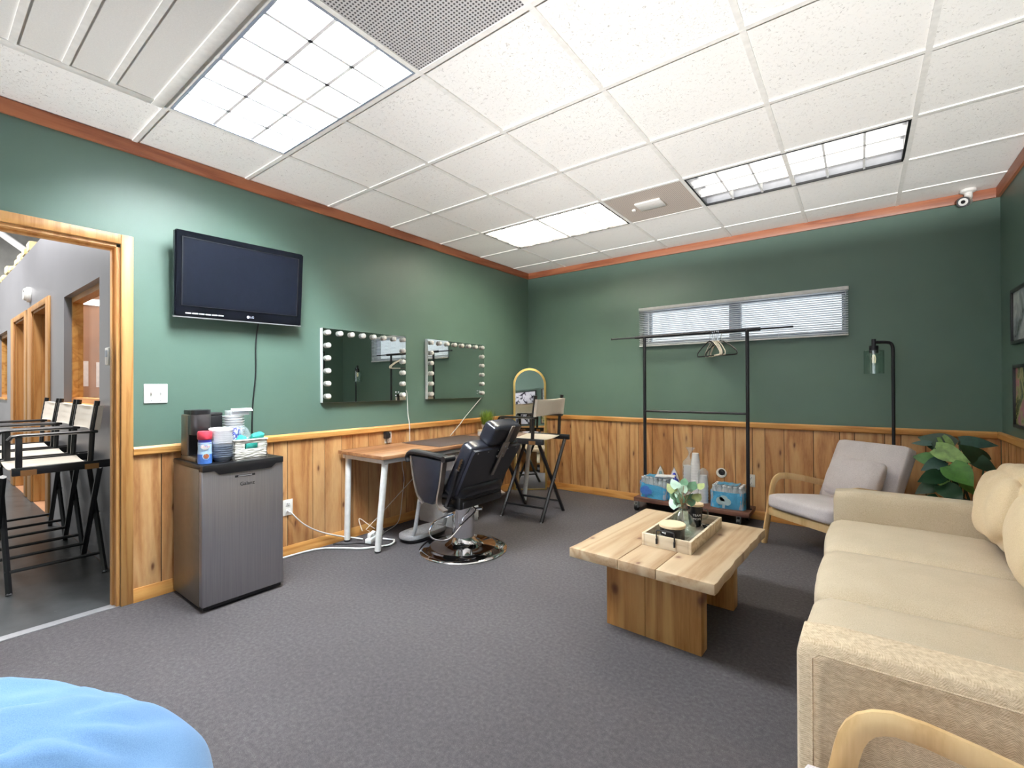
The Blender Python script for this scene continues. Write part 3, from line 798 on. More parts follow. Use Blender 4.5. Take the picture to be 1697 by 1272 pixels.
# security camera
o = (4.00, -.10, CE)
t = thing('security_camera', 'white security camera in the far right ceiling corner', 'camera', o)
b = MB(o); b.lathe([(0, CE-.0005), (.045, CE-.0005), (.045, CE-.018), (.03, CE-.026), (0, CE-.026)], (o[0], o[1], 0), 24); b.build('base', 'whiteplastic', t)
b = MB(o); b.tube([(4.0, -.10, CE-.02), (4.0, -.105, CE-.06), (3.985, -.13, CE-.085)], .024, 12); b.build('arm', 'whiteplastic', t)
dv = Vector((-.30, -1, -.28)).normalized(); p0 = Vector((3.99, -.10, CE-.085))
b = MB(o); b.cyl(p0-dv*.0, p0+dv*.105, .034, .036, 20); bd = b.build('body', 'whiteplastic', t)
b = MB(o); b.cyl(p0+dv*.103, p0+dv*.108, .036, .036, 24); b.build('bezel', 'black', bd)
b = MB(o); b.cyl(p0+dv*.107, p0+dv*.111, .026, .026, 24); b.build('infrared_ring', 'whiteplastic', bd)
b = MB(o); b.cyl(p0+dv*.110, p0+dv*.114, .0125, .0125, 16); b.build('lens', 'blackgloss', bd)

# ------------------------------------------------------------------ things on the left wall
t = thing('television', 'black flat television tilted on the green wall', 'television', (0, -3.427, 1.935))
def tvp(u, v, d=0):
    """u along the wall, v up the tilted face, d outward"""
    a = math.atan2(.06, .51); r = math.radians(1.3)
    y = u*math.cos(r)-v*math.sin(r); q = u*math.sin(r)+v*math.cos(r)
    return Vector((.118+math.sin(a)*q+math.cos(a)*d, y, math.cos(a)*q-math.sin(a)*d))
def tvbox(b, u0, u1, v0, v1, d0, d1, bev=0):
    q = bmesh.new(); bmesh.ops.create_cube(q, size=1)
    bmesh.ops.scale(q, vec=(u1-u0, v1-v0, d1-d0), verts=list(q.verts))
    if bev: bmesh.ops.bevel(q, geom=list(q.edges), offset=bev, segments=2, affect='EDGES')
    for v in q.verts: v.co = tvp(v.co.x+(u0+u1)/2, v.co.y+(v0+v1)/2, v.co.z+(d0+d1)/2)
    b._merge(q)
hw_, hh = .392, .258
b = MB(); tvbox(b, -hw_, hw_, -hh, hh, -.045, 0, .008); tvbox(b, -.3, .3, -.2, .2, -.075, -.045, .01); b.build('cabinet', 'blackgloss', t)
b = MB(); tvbox(b, -.352, .352, -.185, .218, .0003, .001); b.build('screen', 'screen', t)
b = MB()
for a in ((-.353, .353, .218, .222), (-.353, .353, -.189, -.185), (-.357, -.352, -.189, .222), (.352, .357, -.189, .222)): tvbox(b, a[0], a[1], a[2], a[3], .0002, .004)
b.build('screen_edge', 'black', t)
b = MB(); tvbox(b, -.392, .392, -.262, -.254, -.03, .002, .002); b.build('lower_edge', 'silver', t)
b = MB()
for u in range(6): tvbox(b, -.335+u*.036, -.304+u*.036, -.236, -.229, .0003, .001)
b.build('sticker_strip', 'textwhite', t)
def tvmat(u, v, d=.0006):
    o0 = tvp(u, v, d); ux = (tvp(u+1, v, d)-o0); vx = (tvp(u, v+1, d)-o0); n_ = ux.cross(vx)
    m = Matrix.Identity(4)
    for i in range(3): m[i][0], m[i][1], m[i][2], m[i][3] = ux[i], vx[i], n_[i], o0[i]
    return m
b = MB(); b.text('LG', .02, tvmat(.05, -.226), .0004)
q = [tvp(.025+.0095*math.cos(2*PI*i/24), -.226+.0095*math.sin(2*PI*i/24), .0008) for i in range(24)]; b._f([b.bm.verts.new(p) for p in q]); b.build('logo', 'textgrey', t)
b = MB(); tvbox(b, -.12, .12, -.1, .12, -.085, -.075); b.mm((.0005, -.15, -.1), (.012, .15, .12)); b.tube([(.012, 0, .02), (.05, 0, .02)], .03, 8); b.build('wall_mount', 'black', t)
b = MB((0, -3.427, 1.935)); b.tube([(.07, -3.305, 1.72), (.03, -3.308, 1.68), (.012, -3.316, 1.52), (.012, -3.312, 1.33), (.012, -3.336, 1.12), (.012, -3.34, .93), (.022, -3.34, .905), (.03, -3.34, .86), (.02, -3.33, .66)], .0045, 6, smooth=2); b.build('power_cord', 'black', t)

o = (0, -3.8805, 1.206)
t = thing('light_switch', 'white double light switch plate beside the doorway', 'switch', o)
b = MB(); b.box((.0035, 0, 0), (.006, .117, .115), .0025); b.build('plate', 'white', t)
for k in (-1, 1):
    b = MB(); b.box((.0066, k*.023, 0), (.001, .011, .025)); b.box((.011, k*.023, .004), (.012, .007, .011), .001, (0, -.4, 0)); b.build('toggle', 'silver' if 0 else 'whiteplastic', t)
for k in (-1, 1):
    b = MB(); b.cyl((.0065, k*.023, .042), (.0072, k*.023, .042), .003, seg=8); b.cyl((.0065, k*.023, -.042), (.0072, k*.023, -.042), .003, seg=8); b.build('screw', 'silver', t)

def vanity(yl, yr, zb, zt, label, bright=False):
    o = (0, (yl+yr)/2, (zb+zt)/2)
    t = thing('vanity_mirror', label, 'mirror', o, 0, 'hollywood mirrors on the green wall')
    D = .036
    b = MB(o); e = .008
    b.mm((.001, yl, zb), (D, yl+e, zt), .001); b.mm((.001, yr-e, zb), (D, yr, zt), .001); b.mm((.001, yl+e, zt-e), (D, yr-e, zt), .001); b.mm((.001, yl+e, zb), (D, yr-e, zb+e), .001); b.mm((.001, yl+e, zb+e), (.03, yr-e, zt-e))
    b.build('frame', 'white', t)
    b = MB(o); b.mm((.0362, yl+.001, zb+.001), (.040, yr-.001, zt-.001)); b.build('glass', 'mirror', t)
    pts = []
    for k in range(8): pts.append((yl+.038+(yr-yl-.076)*k/7, zt-.035))
    for k in range(1, 6):
        z = zt-.035-(zt-zb-.085)*k/5; pts += [(yl+.038, z), (yr-.038, z)]
    for y, z in pts:
        b = MB(o); b.lathe([(.015, 0), (.017, .003), (.0215, .013), (.0205, .023), (.013, .032), (0, .035)], (0, 0, 0), 16)
        for v in b.bm.verts: v.co = Vector((.040+v.co.z, y+v.co.x, z+v.co.y))
        b.build('bulb', 'bulb', t)
    b = MB(o)
    for k in range(2): b.cyl((.0402, yr-.115+k*.03, zb+.075), (.0412, yr-.115+k*.03, zb+.075), .006, seg=12)
    b.cyl((.0402, yr-.115, zb+.045), (.0412, yr-.115, zb+.045), .006, seg=12)
    b.build('touch_button', 'textgrey', t)
    return t, o
v1, o1 = vanity(-2.83, -2.012, 1.118, 1.702, 'bulb-lined vanity mirror nearer the television, larger in view')
b = MB(o1); b.tube([(.02, -2.013, 1.22), (.025, -1.99, 1.2), (.02, -1.978, 1.13), (.02, -1.973, .97), (.036, -1.966, .905), (.034, -1.966, .75), (.03, -1.96, .735)], .004, 6, smooth=2); b.build('power_cord', 'white', v1)
v2, o2 = vanity(-1.742, -.913, 1.12, 1.702, 'bulb-lined vanity mirror nearer the arched floor mirror')
b = MB(o2); b.tube([(.02, -.93, 1.128), (.025, -.95, 1.112), (.03, -1.207, .923), (.04, -1.30, .85), (.035, -1.44, .74)], .004, 6); b.build('power_cord', 'white', v2)

def outlet(name, o, label, axis, mat='whiteplastic'):
    t = thing(name, label, 'outlet', o)
    R = (lambda p: p) if axis == 'x' else (lambda p: (p[1], -p[0], p[2]))
    def bx(c, s, bev=0):
        b.box(R(c), tuple(abs(v) for v in R(s)), bev)
    b = MB(); bx((.0035, 0, 0), (.006, .072, .116), .002); b.build('plate', mat, t)
    for z in (.025, -.025):
        b = MB(); bx((.0075, 0, z), (.002, .034, .03), .0008); s_ = b.build('socket', 'white', t)
        b = MB(); bx((.0088, -.007, z+.003), (.0008, .003, .009)); bx((.0088, .007, z+.003), (.0008, .003, .009)); bx((.0088, 0, z-.008), (.0008, .005, .005)); b.build('slot', 'black', s_)
    return t
outlet('wall_outlet', (.0065, -3.09, .36), 'white wall outlet beside the small fridge', 'x')
outlet('wall_outlet', (2.541, -.0065, .352), 'white wall outlet behind the right post of the clothes rack', 'y')
outlet('wall_outlet', (.0065, -2.19, .80), 'white wall outlet with a black adapter under the chair rail', 'x')
t = thing('power_adapter', 'black power adapter plugged in above the desk', 'adapter', (.016, -2.225, .815))
b = MB(); b.box((.018, 0, 0), (.036, .042, .06), .005); b.box((.014, .03, -.005), (.028, .018, .04), .004); b.build('body', 'black', t)
b = MB(); b.tube([(.02, .0, -.03), (.022, .002, -.06), (.014, .01, -.12)], .0035, 6); b.build('cord', 'black', t)
t = thing('cable_plate', 'round cream cable plate with a dark hole between the cups and the water pack', 'plate', (2.285, -.0065, .395))
b = MB(); b.cyl((0, -.0005, 0), (0, -.006, 0), .048, .045, 28); b.build('plate', 'whiteplastic', t)
b = MB(); b.cyl((.004, -.005, .008), (.004, -.0075, .008), .03, .03, 24); b.build('hole', 'black', t)
b = MB(); b.tube([(.0, -.008, .02), (.02, -.02, .012), (.026, -.018, -.012)], .008, 8, smooth=1); b.build('plug', 'blackmetal', t)

# ------------------------------------------------------------------ fridge and the things on it
FX, FY0, FY1, FZ = .492, -3.806, -3.362, .812
o = (.26, (FY0+FY1)/2, 0)
t = thing('mini_fridge', 'small stainless fridge against the plank panelling', 'fridge', o)
b = MB(o); b.mm((.035, FY0+.004, .02), (.435, FY1-.004, .785), .004); b.build('cabinet', 'steelside', t)
b = MB(o); b.mm((.035, FY0+.002, .785), (.47, FY1-.002, FZ), .006); b.build('top_cover', 'black', t)
b = MB(o); b.mm((.437, FY0+.004, .03), (.447, FY1-.004, .785)); b.build('door_seal', 'black', t)
b = MB(o); b.mm((.447, FY0, .032), (FX, FY1, .776), .006, 3); dr = b.build('door', 'steel', t)
b = MB(o)
ym = (FY0+FY1)/2
b.prism([(FY0+.002, FZ), (FY0+.002, .776), (FY0+.06, .776), (FY0+.085, .752), (FY1-.075, .752), (FY1-.045, .776), (FY1-.002, .776), (FY1-.002, FZ)], 'x', .448, .499, .003)
b.build('handle', 'black', dr)
mat_yz = lambda x, y, z: Matrix(((0, 0, 1, x), (1, 0, 0, y), (0, 1, 0, z), (0, 0, 0, 1)))
b = MB(o); b.text('Galanz', .030, mat_yz(FX+.0004, ym+.012, .680), .0006); b.build('brand_lettering', 'textblack', dr)
b = MB(o); b.mi = 0; b.mm((FX, ym-.055, .722), (FX+.0008, ym+.055, .734)); b.mi = 1; b.text('ENERGY SAVER', .009, mat_yz(FX+.001, ym, .728), .0003) if False else b.mm((FX+.0006, ym-.038, .7245), (FX+.0012, ym+.038, .7315)); b.build('label_strip', ['textblack', 'silver'], dr)
for x, y in ((.08, FY0+.04), (.08, FY1-.04), (.42, FY0+.04), (.42, FY1-.04)):
    b = MB(o); b.cyl((x, y, 0), (x, y, .022), .018); b.build('foot', 'black', t)
b = MB(o); b.mm((.44, FY0+.01, .012), (.478, FY1-.01, .03)); b.build('kick_plate', 'black', t)
b = MB(o); b.mm((.15, FY1-.05, FZ), (.30, FY1-.004, FZ+.010), .003); b.build('hinge_cover', 'black', t)
TOP = FZ
# coffee maker: column with brew head on the left, dark water tank behind
o = (.235, -3.72, TOP)
t = thing('coffee_maker', 'black and steel single cup coffee maker on the fridge', 'coffee maker', o)
b = MB(o); b.mm((.12, -3.79, TOP+.028), (.225, -3.685, 1.082), .008); b.mm((.12, -3.79, TOP), (.348, -3.685, TOP+.028), .006); b.build('body', 'steelside', t)
b = MB(o); b.lathe([(0, .965), (.050, .965), (.052, .97), (.052, 1.078), (.048, 1.085), (0, 1.085)], (.268, -3.737, 0), 32); b.mm((.2, -3.787, .967), (.27, -3.688, 1.08), .004); b.build('brew_head', 'darksteel', t)
b = MB(o); b.lathe([(0, 1.085), (.051, 1.085), (.051, 1.108), (.042, 1.112), (0, 1.112)], (.268, -3.737, 0), 32); b.mm((.14, -3.782, 1.083), (.27, -3.692, 1.108), .006); b.build('lid', 'black', t)
b = MB(o); b.mm((.225, -3.783, TOP+.03), (.232, -3.69, .965)); b.build('splash_panel', 'black', t)
b = MB(o); b.mm((.24, -3.782, TOP+.028), (.343, -3.693, TOP+.036), .003); b.build('drip_tray', 'black', t)
b = MB(o); b.mm((.13, -3.683, TOP+.0), (.235, -3.605, 1.07), .008); tk = b.build('water_tank', 'black', t)
b = MB(o); b.mm((.13, -3.683, 1.07), (.235, -3.605, 1.088), .005); b.build('tank_lid', 'textblack', tk)
b = MB(o); b.cyl((.235, -3.643, .965), (.237, -3.643, .965), .014, seg=20); b.build('button', 'textgrey', tk)
# creamer bottle
o = (.405, -3.762, TOP)
t = thing('creamer_bottle', 'blue and white coffee creamer bottle with a red cap', 'bottle', o)
prof = [(0, 0), (.036, 0), (.042, .004), (.042, .055), (.040, .085), (.041, .115), (.038, .135)]
b = MB(); b.lathe(prof, (0, 0, 0), 28, .8); bd = b.build('body', 'creamlight', t)
b = MB(); b.lathe([(.0426, .002), (.0428, .03), (.0424, .055)], (0, 0, 0), 28, .8); b.build('lower_sleeve', 'creamblue', bd)
b = MB(); b.lathe([(.0412, .112), (.0385, .134), (.037, .14), (0, .14)], (0, 0, 0), 28, .8); b.build('neck_band', 'navy', bd)
b = MB(); b.lathe([(.041, .136), (.044, .140), (.0445, .172), (.040, .182), (0, .184)], (0, 0, 0), 28, .8); b.build('cap', 'red', t)
va = math.atan2(-4.787+3.762, 3.363-.405)
def face_pts(cx, cz, rx, rz, n=20, r=.0428, sq=.8):
    out = []
    for i in range(n):
        a = va+cx/r+rx/r*math.cos(2*PI*i/n); out.append((r*math.cos(a), sq*r*math.sin(a), cz+rz*math.sin(2*PI*i/n)))
    return out
b = MB(); b._f([b.bm.verts.new(p) for p in face_pts(.0, .098, .028, .016, r=.0432)]); b.build('label_cloud', 'white', bd)
b = MB(); b._f([b.bm.verts.new(p) for p in face_pts(.004, .045, .022, .02, r=.0437)]); b.mi = 1; b._f([b.bm.verts.new(p) for p in face_pts(.005, .045, .017, .013, r=.0442)]); b.build('cup_picture', ['creamlight', 'cup'], bd)
tm = Matrix.Translation((.0455*math.cos(va), .0455*.8*math.sin(va), .099)) @ Matrix(((-math.sin(va), 0, math.cos(va), 0), (math.cos(va), 0, math.sin(va), 0), (0, 1, 0, 0), (0, 0, 0, 1)))
b = MB(); b.text('Coffee', .016, tm, .0003); b.build('lettering', 'redtext', bd)
# stacks of bowls and plates
def bowl_mesh(r, h):
    b = MB(); b.lathe([(0, 0), (r*.62, 0), (r*.66, .003), (r*.97, h), (r, h+.002), (r, h), (r*.95, h-.004), (r*.63, .006), (0, .004)], (0, 0, 0), 28); return b
first = None
cx, cy = .388, -3.664
for k in range(6):
    bb = first.copy() if first else bowl_mesh(.060, .030).build('plastic_bowl', 'bowlgrey')
    if first: C.objects.link(bb)
    first = first or bb; bb.location = (cx, cy, TOP+.012*k)
    tag(bb, 'grey bowl, %s grey one in the bowl stack on the fridge' % ORD[5-k], 'bowl', 'grey bowls in the stack on the fridge')
first = None
for k in range(7):
    bb = first.copy() if first else bowl_mesh(.062, .038).build('paper_bowl', 'paper')
    if first: C.objects.link(bb)
    first = first or bb; bb.location = (cx-.002*k, cy-.001*k, TOP+.072+.0125*k); bb.rotation_euler = (0, math.radians(1.2*k), 0)
    tag(bb, 'white bowl, %s white one stacked above the grey bowls' % ORD[6-k], 'bowl', 'white bowls in the stack on the fridge')
first = None
for k in range(9):
    if first is None:
        b = MB(); b.lathe([(0, 0), (.04, 0), (.059, .014), (.062, .014), (.062, .011), (.042, -.003), (0, -.003)], (0, 0, 0), 28); first = bb = b.build('foam_plate', 'paper')
    else: bb = first.copy(); C.objects.link(bb)
    bb.location = (.205, -3.535, TOP+.112+.0155*k)
    tag(bb, 'white plate, %s in the stack behind the wicker basket' % ORD[8-k], 'plate', 'foam plates stacked behind the basket')
o = (.205, -3.535, TOP)
t = thing('tissue_carton', 'white carton under the foam plates behind the wicker basket', 'box', o)
b = MB(o); b.mm((.15, -3.59, TOP), (.26, -3.48, TOP+.107), .003); b.build('carton', 'paper', t)
o = (.212, -3.515, TOP+.252)
t = thing('white_box', 'small white open box lying on top of the foam plates', 'box', o)
b = MB(); b.box((0, 0, .017), (.09, .11, .028), .002); b.box((.048, .01, .036), (.004, .12, .03), 0, (0, -1.0, 0)); b.build('carton', 'paper', t)
# wicker basket with packets
o = (.39, -3.533, TOP)
t = thing('wicker_basket', 'white woven basket with handle holes on the fridge', 'basket', o, 0)
b = MB()
A, B_, H = .058, .094, .115
for a in ((-A, -A+.008, -B_, B_), (-A, A, -B_, -B_+.008), (-A, A, B_-.008, B_)):
    b.mm((a[0], a[2], 0), (a[1], a[3], H), .002)
b.mm((A-.008, -B_, 0), (A, B_, .062), .002); b.mm((A-.008, -B_, .094), (A, B_, H), .002); b.mm((A-.008, -B_, .062), (A, -.035, .094)); b.mm((A-.008, .040, .062), (A, B_, .094))
b.mm((-A, -B_, 0), (A, B_, .008)); b.build('basket_weave', 'basket', t)
b = MB(); b.tube([(A, -B_, H), (A, B_, H), (-A, B_, H), (-A, -B_, H)], .006, 8, closed=True); b.build('rim', 'basket', t)
for k, (x, y, z, ry, lab, mt, sx) in enumerate(((.012, .02, .075, .1, 'teal snack packet showing through the basket hole', 'teal', .05), (0, .055, .115, .7, 'teal packet sticking out of the basket corner', 'teal', .045),
                                           (-.03, -.05, .14, .2, 'blue printed white packet standing in the basket', 'bluepat', .055), (-.02, -.005, .15, -.35, 'clear wrapper standing in the middle of the basket', 'clearfilm', .05), (.005, -.035, .105, .3, 'pale teal packet lying inside the basket front', 'teal', .04))):
    b = MB(); b.cushion((0, 0, 0), (.03, sx*1.9, sx*1.7), .01, (.012, 0, 0), 6, None, .01, 30, k*3)
    q = b.build('snack_packet', mt); q.location = (o[0]+x, o[1]+y, o[2]+z); q.rotation_euler = (.3*(k % 2)-.1, ry, .4*k)
    tag(q, lab, 'packet', 'packets in the wicker basket')

# ------------------------------------------------------------------ desk and what is on and under it
o = (.31, -1.69, 0)
DX0, DX1, DYa, DYb, DZt = .03, .60, -2.695, -.70, .735
t = thing('desk', 'long walnut topped desk with white legs under the vanity mirrors', 'desk', o)
b = MB(o); b.mm((DX0, DYa, .708), (DX1, DYb, DZt), .002); b.build('desk_top', 'desk', t)
b = MB(o)
b.mm((DX0+.02, DYa+.03, .672), (DX0+.05, DYb-.03, .7075)); b.mm((DX1-.06, DYa+.03, .672), (DX1-.03, DYb-.03, .7075)); b.mm((DX0+.05, DYa+.035, .672), (DX1-.06, DYa+.065, .7075)); b.mm((DX0+.05, DYb-.065, .672), (DX1-.06, DYb-.035, .7075))
b.build('frame', 'white', t)
for tp, bt in (((.555, -2.64, .672), (.470, -2.645, 0)), ((.075, -2.63, .672), (.062, -2.635, 0)), ((.545, -.755, .672), (.46, -.745, 0)), ((.075, -.76, .672), (.066, -.75, 0))):
    b = MB(o); tpv, btv = Vector(tp), Vector(bt); b.cyl(btv+(tpv-btv)*.02, tp, .0235, seg=20); lg = b.build('leg', 'white', t)
    b = MB(o); b.cyl(bt, btv+(tpv-btv)*.022, .0242, seg=20); b.build('foot_cap', 'black', lg)
b = MB(); b.mm((.08, -2.09, DZt+.0003), (.56, -1.30, DZt+.0045), .001)
tag(b.build('desk_mat', 'deskmat'), 'dark brown rectangular mat lying on the walnut desk', 'mat')
# low white drawer unit below the desk
o = (.33, -1.72, 0)
t = thing('drawer_unit', 'white drawer unit under the desk behind the barber chair', 'drawers', o)
b = MB(o); b.mm((.08, -1.89, .0), (.515, -1.56, .655), .004); b.build('carcass', 'white', t)
for k, (z0, z1) in enumerate(((.03, .22), (.23, .42), (.43, .64))):
    b = MB(o); b.mm((.5155, -1.88, z0), (.53, -1.57, z1), .003); d = b.build('drawer', 'white', t)
    b = MB(o); b.mm((.53, -1.765, z1-.04), (.545, -1.685, z1-.03), .002); b.build('handle', 'silver', d)
# potted grass
o = (.17, -1.02, DZt)
t = thing('potted_grass', 'small bright green grass plant in a white pot on the desk', 'plant', o)
b = MB(); b.lathe([(0, 0), (.040, 0), (.058, .095), (.060, .10), (.052, .10), (.048, .08), (0, .08)], (0, 0, 0), 28); b.build('pot', 'whiteplastic', t)
b = MB(); b.cyl((0, 0, .078), (0, 0, .088), .05); b.build('soil', 'terra', t)
b = MB(); r2 = random.Random(5)
for k in range(150):
    a = r2.uniform(0, 2*PI); q = r2.random()**.5; x, y = .045*q*math.cos(a), .045*q*math.sin(a)
    h = r2.uniform(.12, .19); out = r2.uniform(.1, .75)*q+.05
    b.leaf((x, y, .085), (math.cos(a)*out, math.sin(a)*out, 1), (-math.cos(a), -math.sin(a), .3), h, .008, -.25*out, 0, .1)
b.build('grass_blades', 'grass', t)
o = (.24, -1.20, DZt)
t = thing('small_jar', 'small white jar on the desk in front of the potted grass', 'jar', o)
b = MB(); b.lathe([(0, 0), (.03, 0), (.033, .004), (.033, .04), (.03, .044), (0, .044)], (0, 0, 0), 20); b.build('body', 'whiteplastic', t)
b = MB(); b.lathe([(0, .0445), (.034, .0445), (.034, .058), (.03, .06), (0, .06)], (0, 0, 0), 20); b.build('lid', 'lidwood', t)
# power strip and cords under the desk
t = thing('power_strip', 'white power strip with plugs on the carpet under the desk end', 'power strip', (.20, -2.47, 0))
b = MB(); b.box((0, 0, .02), (.05, .25, .038), .006, (0, 0, .5)); b.build('body', 'white', t)
for x, y, z in ((.04, -.07, .055), (.02, -.03, .058), (-.02, .05, .052), (-.045, .085, .05)):
    b = MB(); b.box((x*.8, y, z), (.032, .038, .036), .006, (.1, .2, .5+y)); b.build('plug', 'white', t)
def cord(name, label, pts, r, mat, cat='cord', sm=2):
    b = MB(); b.tube(pts, r, 6, smooth=sm); tag(b.build(name, mat, None, 80), label, cat)
cord('extension_cord', 'white cord from the fridge outlet drooping to the power strip', [(.018, -3.095, .335), (.05, -3.09, .335), (.06, -3.05, .28), (.045, -2.98, .21), (.04, -2.88, .14), (.04, -2.77, .085), (.05, -2.66, .04), (.10, -2.58, .02), (.15, -2.55, .012)], .0055, 'white')
cord('extension_cord', 'thick white cord lying across the carpet from behind the fridge to the desk leg', [(.02, -3.30, .008), (.03, -3.123, .008), (.035, -2.966, .008), (.07, -2.85, .008), (.22, -2.745, .008), (.33, -2.68, .008), (.40, -2.56, .008), (.44, -2.49, .01), (.42, -2.44, .03), (.34, -2.42, .012), (.27, -2.44, .01)], .0075, 'white')
cord('extension_cord', 'black cord lying on the carpet between the desk legs', [(.05, -2.75, .006), (.12, -2.70, .006), (.19, -2.61, .006), (.30, -2.58, .006), (.42, -2.55, .006), (.44, -2.51, .006)], .0045, 'black')
cord('mirror_cord', 'thin pale cord stretched diagonally under the desk to the power strip', [(.21, -1.98, .50), (.19, -2.12, .385), (.16, -2.38, .18), (.12, -2.50, .07), (.13, -2.47, .05)], .0035, 'canvas', sm=0)
cord('mirror_cord', 'thin white cord hanging down to the carpet behind the desk, near the footrest', [(.03, -2.03, .70), (.032, -2.06, .55), (.03, -2.02, .40), (.032, -2.05, .25), (.04, -2.08, .06), (.06, -2.14, .008), (.13, -2.32, .008), (.18, -2.4, .01)], .003, 'white')
cord('loop_cord', 'thin cream cord looped up from the power strip', [(.10, -2.52, .06), (.06, -2.53, .15), (.055, -2.51, .155), (.09, -2.46, .10), (.13, -2.42, .06)], .0035, 'canvas')

# ------------------------------------------------------------------ barber chair, facing the mirrors (-x)
o = (.926, -2.195, 0)
t = thing('barber_chair', 'black barber chair on a round chrome base facing the mirrors', 'chair', o)
b = MB(); b.lathe([(0, 0), (.330, 0), (.336, .004), (.333, .010), (.30, .018), (.262, .024), (.255, .030), (.245, .031), (.16, .040), (.125, .052), (.098, .074), (.088, .10), (0, .10)], (0, 0, 0), 72); b.build('base_plate', 'chrome', t, 50)
b = MB(); b.lathe([(.084, .10), (.084, .34), (.088, .345), (.088, .37), (0, .37)], (0, 0, 0), 40); b.build('pump_column', 'chrome', t)
b = MB(); b.tube([(.05, .0, .33), (.13, .03, .315), (.11, -.13, .235), (.09, -.22, .155), (.06, -.27, .14), (-.02, -.31, .15), (-.06, -.30, .20), (-.03, -.27, .27), (.06, -.22, .31), (.09, -.2, .32)], .0075, 8, smooth=2); b.cyl((.10, .03, .31), (.15, .05, .318), .012); b.build('pump_lever', 'chrome', t)
b = MB(); b.mm((-.20, -.21, .37), (.20, .21, .425), .01); b.build('seat_frame', 'black', t)
b = MB(); b.cushion((-.045, 0, .49), (.50, .50, .125), .05, (.02, 0, .012), 10); b.build('seat', 'vinyl', t, 60)
b = MB(); b.mm((.10, -.235, .365), (.19, .235, .47), .015); b.build('seat_skirt', 'black', t)
bt = Vector((.17, 0, .50)); tp = Vector((.345, 0, .81)); up = (tp-bt).normalized(); nrm = Vector((up.z, 0, -up.x))
RB = Matrix((( nrm.x, 0, up.x), (0, 1, 0), (nrm.z, 0, up.z)))
bt = bt-up*.055; mid = (bt+tp)/2; L = (tp-bt).length
b = MB(); b.cushion(mid-nrm*.055, (.12, .545, L+.02), .035, (0, 0, 0), 10, RB)
bk = b.build('backrest', 'vinyl', t, 60)
b = MB(); q = bmesh.new()
pl = [(-.262, L/2-.005), (.262, L/2-.005), (.272, L/2-.04), (.235, -L/2+.06), (.18, -L/2+.008), (-.20, -L/2+.008), (-.255, -L/2+.03), (-.270, L/2-.04)]
A = [q.verts.new((.0, y, z)) for y, z in pl]; B2 = [q.verts.new((.018, y*.985, z*.985)) for y, z in pl]
q.faces.new(A[::-1]); q.faces.new(B2)
for i in range(len(pl)): j = (i+1) % len(pl); q.faces.new([A[i], A[j], B2[j], B2[i]])
b._merge(q, mid, RB); pn = b.build('back_panel', 'vinyl', t)
b = MB()
for y in (-.24, -.12, 0, .12, .23):
    for z in (-L/2+.025, L/2-.025):
        p = mid+RB@Vector((.018, y*.92, z)); b.cyl(p, p+nrm*.003, .005, .003, 8)
b.build('panel_screw', 'silver', pn)
# headrest block with its sliding bracket
hm = Vector((.372, .045, .885))
b = MB(); b.cushion(hm-nrm*.045, (.125, .315, .165), .03, (.004, 0, .006), 8, RB); b.build('headrest', 'vinyl', t, 60)
b = MB()
for y, z0, z1, w, d in ((0, .775, .965, .036, .016), (0, .60, .80, .03, .026), (0, .735, .85, .075, .022)):
    a0 = (z0-bt.z)/up.z; a1 = (z1-bt.z)/up.z; c0 = bt+up*(a0+a1)/2+Vector((0, .02+.05*((z0+z1)/2-.7), 0))
    b.box(c0+nrm*(d+.006)+Vector((0, .02, 0)), (.007, w, a1-a0), .001, RB)
hb = b.build('headrest_bracket', 'armmetal', t)
b = MB()
for z, y in ((.755, -.012), (.82, .045), (.77, .045)):
    a0 = (z-bt.z)/up.z; p = bt+up*a0+nrm*.03+Vector((0, y, 0)); b.cyl(p, p+nrm*.006, .006, seg=10)
b.build('bracket_screw', 'silver', hb)
for s in (-1, 1):
    y = s*.325
    b = MB(); b.tube([(-.235, y, .69), (-.25, y, .725), (-.225, y, .755), (-.18, y, .765), (0, y, .757), (.17, y, .742)], 0, 12, flat=(.036, .021), smooth=2); b.cyl((.165, y-.05*1, .742), (.165, y+.05, .742), .022, seg=16); b.build('armrest', 'black', t)
    b = MB(); b.prism([(-.20, .742), (.115, .73), (.085, .55), (.055, .44), (.02, .405), (-.06, .41), (-.13, .46), (-.17, .57)], 'y', y-.022, y+.022, .012); sp = b.build('side_panel', 'vinyl', t, 50)
    for pts in ([(-.205, y, .735), (-.18, y, .58), (-.14, y, .46), (-.08, y, .40)], [(.125, y, .72), (.10, y, .56), (.065, y, .44), (.08, y, .395), (.14, y, .375)]):
        b = MB(); b.tube(pts, 0, 4, flat=(.030, .010), smooth=2); b.build('metal_strip', 'armmetal', sp)
    b = MB(); b.tube([(.215, s*.285, .665), (.155, s*.285, .50), (.09, s*.285, .365)], 0, 4, flat=(.014, .016)); b.box((.10, s*.26, .375), (.08, .07, .04), .006); b.build('recline_bracket', 'black', t)
    b = MB()
    for k in range(5): b.cyl((.225+.008*k, s*.277, .665+.018*k), (.225+.008*k, s*.290, .665+.018*k), .011, seg=10)
    b.build('recline_knob', 'chrome', t)
    b = MB(); b.tube([(-.26, s*.165, .435), (-.30, s*.165, .40), (-.34, s*.165, .22), (-.37, s*.165, .09), (-.40, s*.165, .06), (-.46, s*.165, .055)], .016, 10, smooth=1); b.build('footrest_tube', 'alu', t)
b = MB()
pl = []
for i in range(36):
    a = 2*PI*i/36; pl.append((-.455+.105*math.copysign(abs(math.cos(a))**.7, math.cos(a)), .215*math.copysign(abs(math.sin(a))**.55, math.sin(a))))
b.prism(pl, 'z', .028, .066, .008); fp = b.build('footplate', 'alu', t)
b = MB()
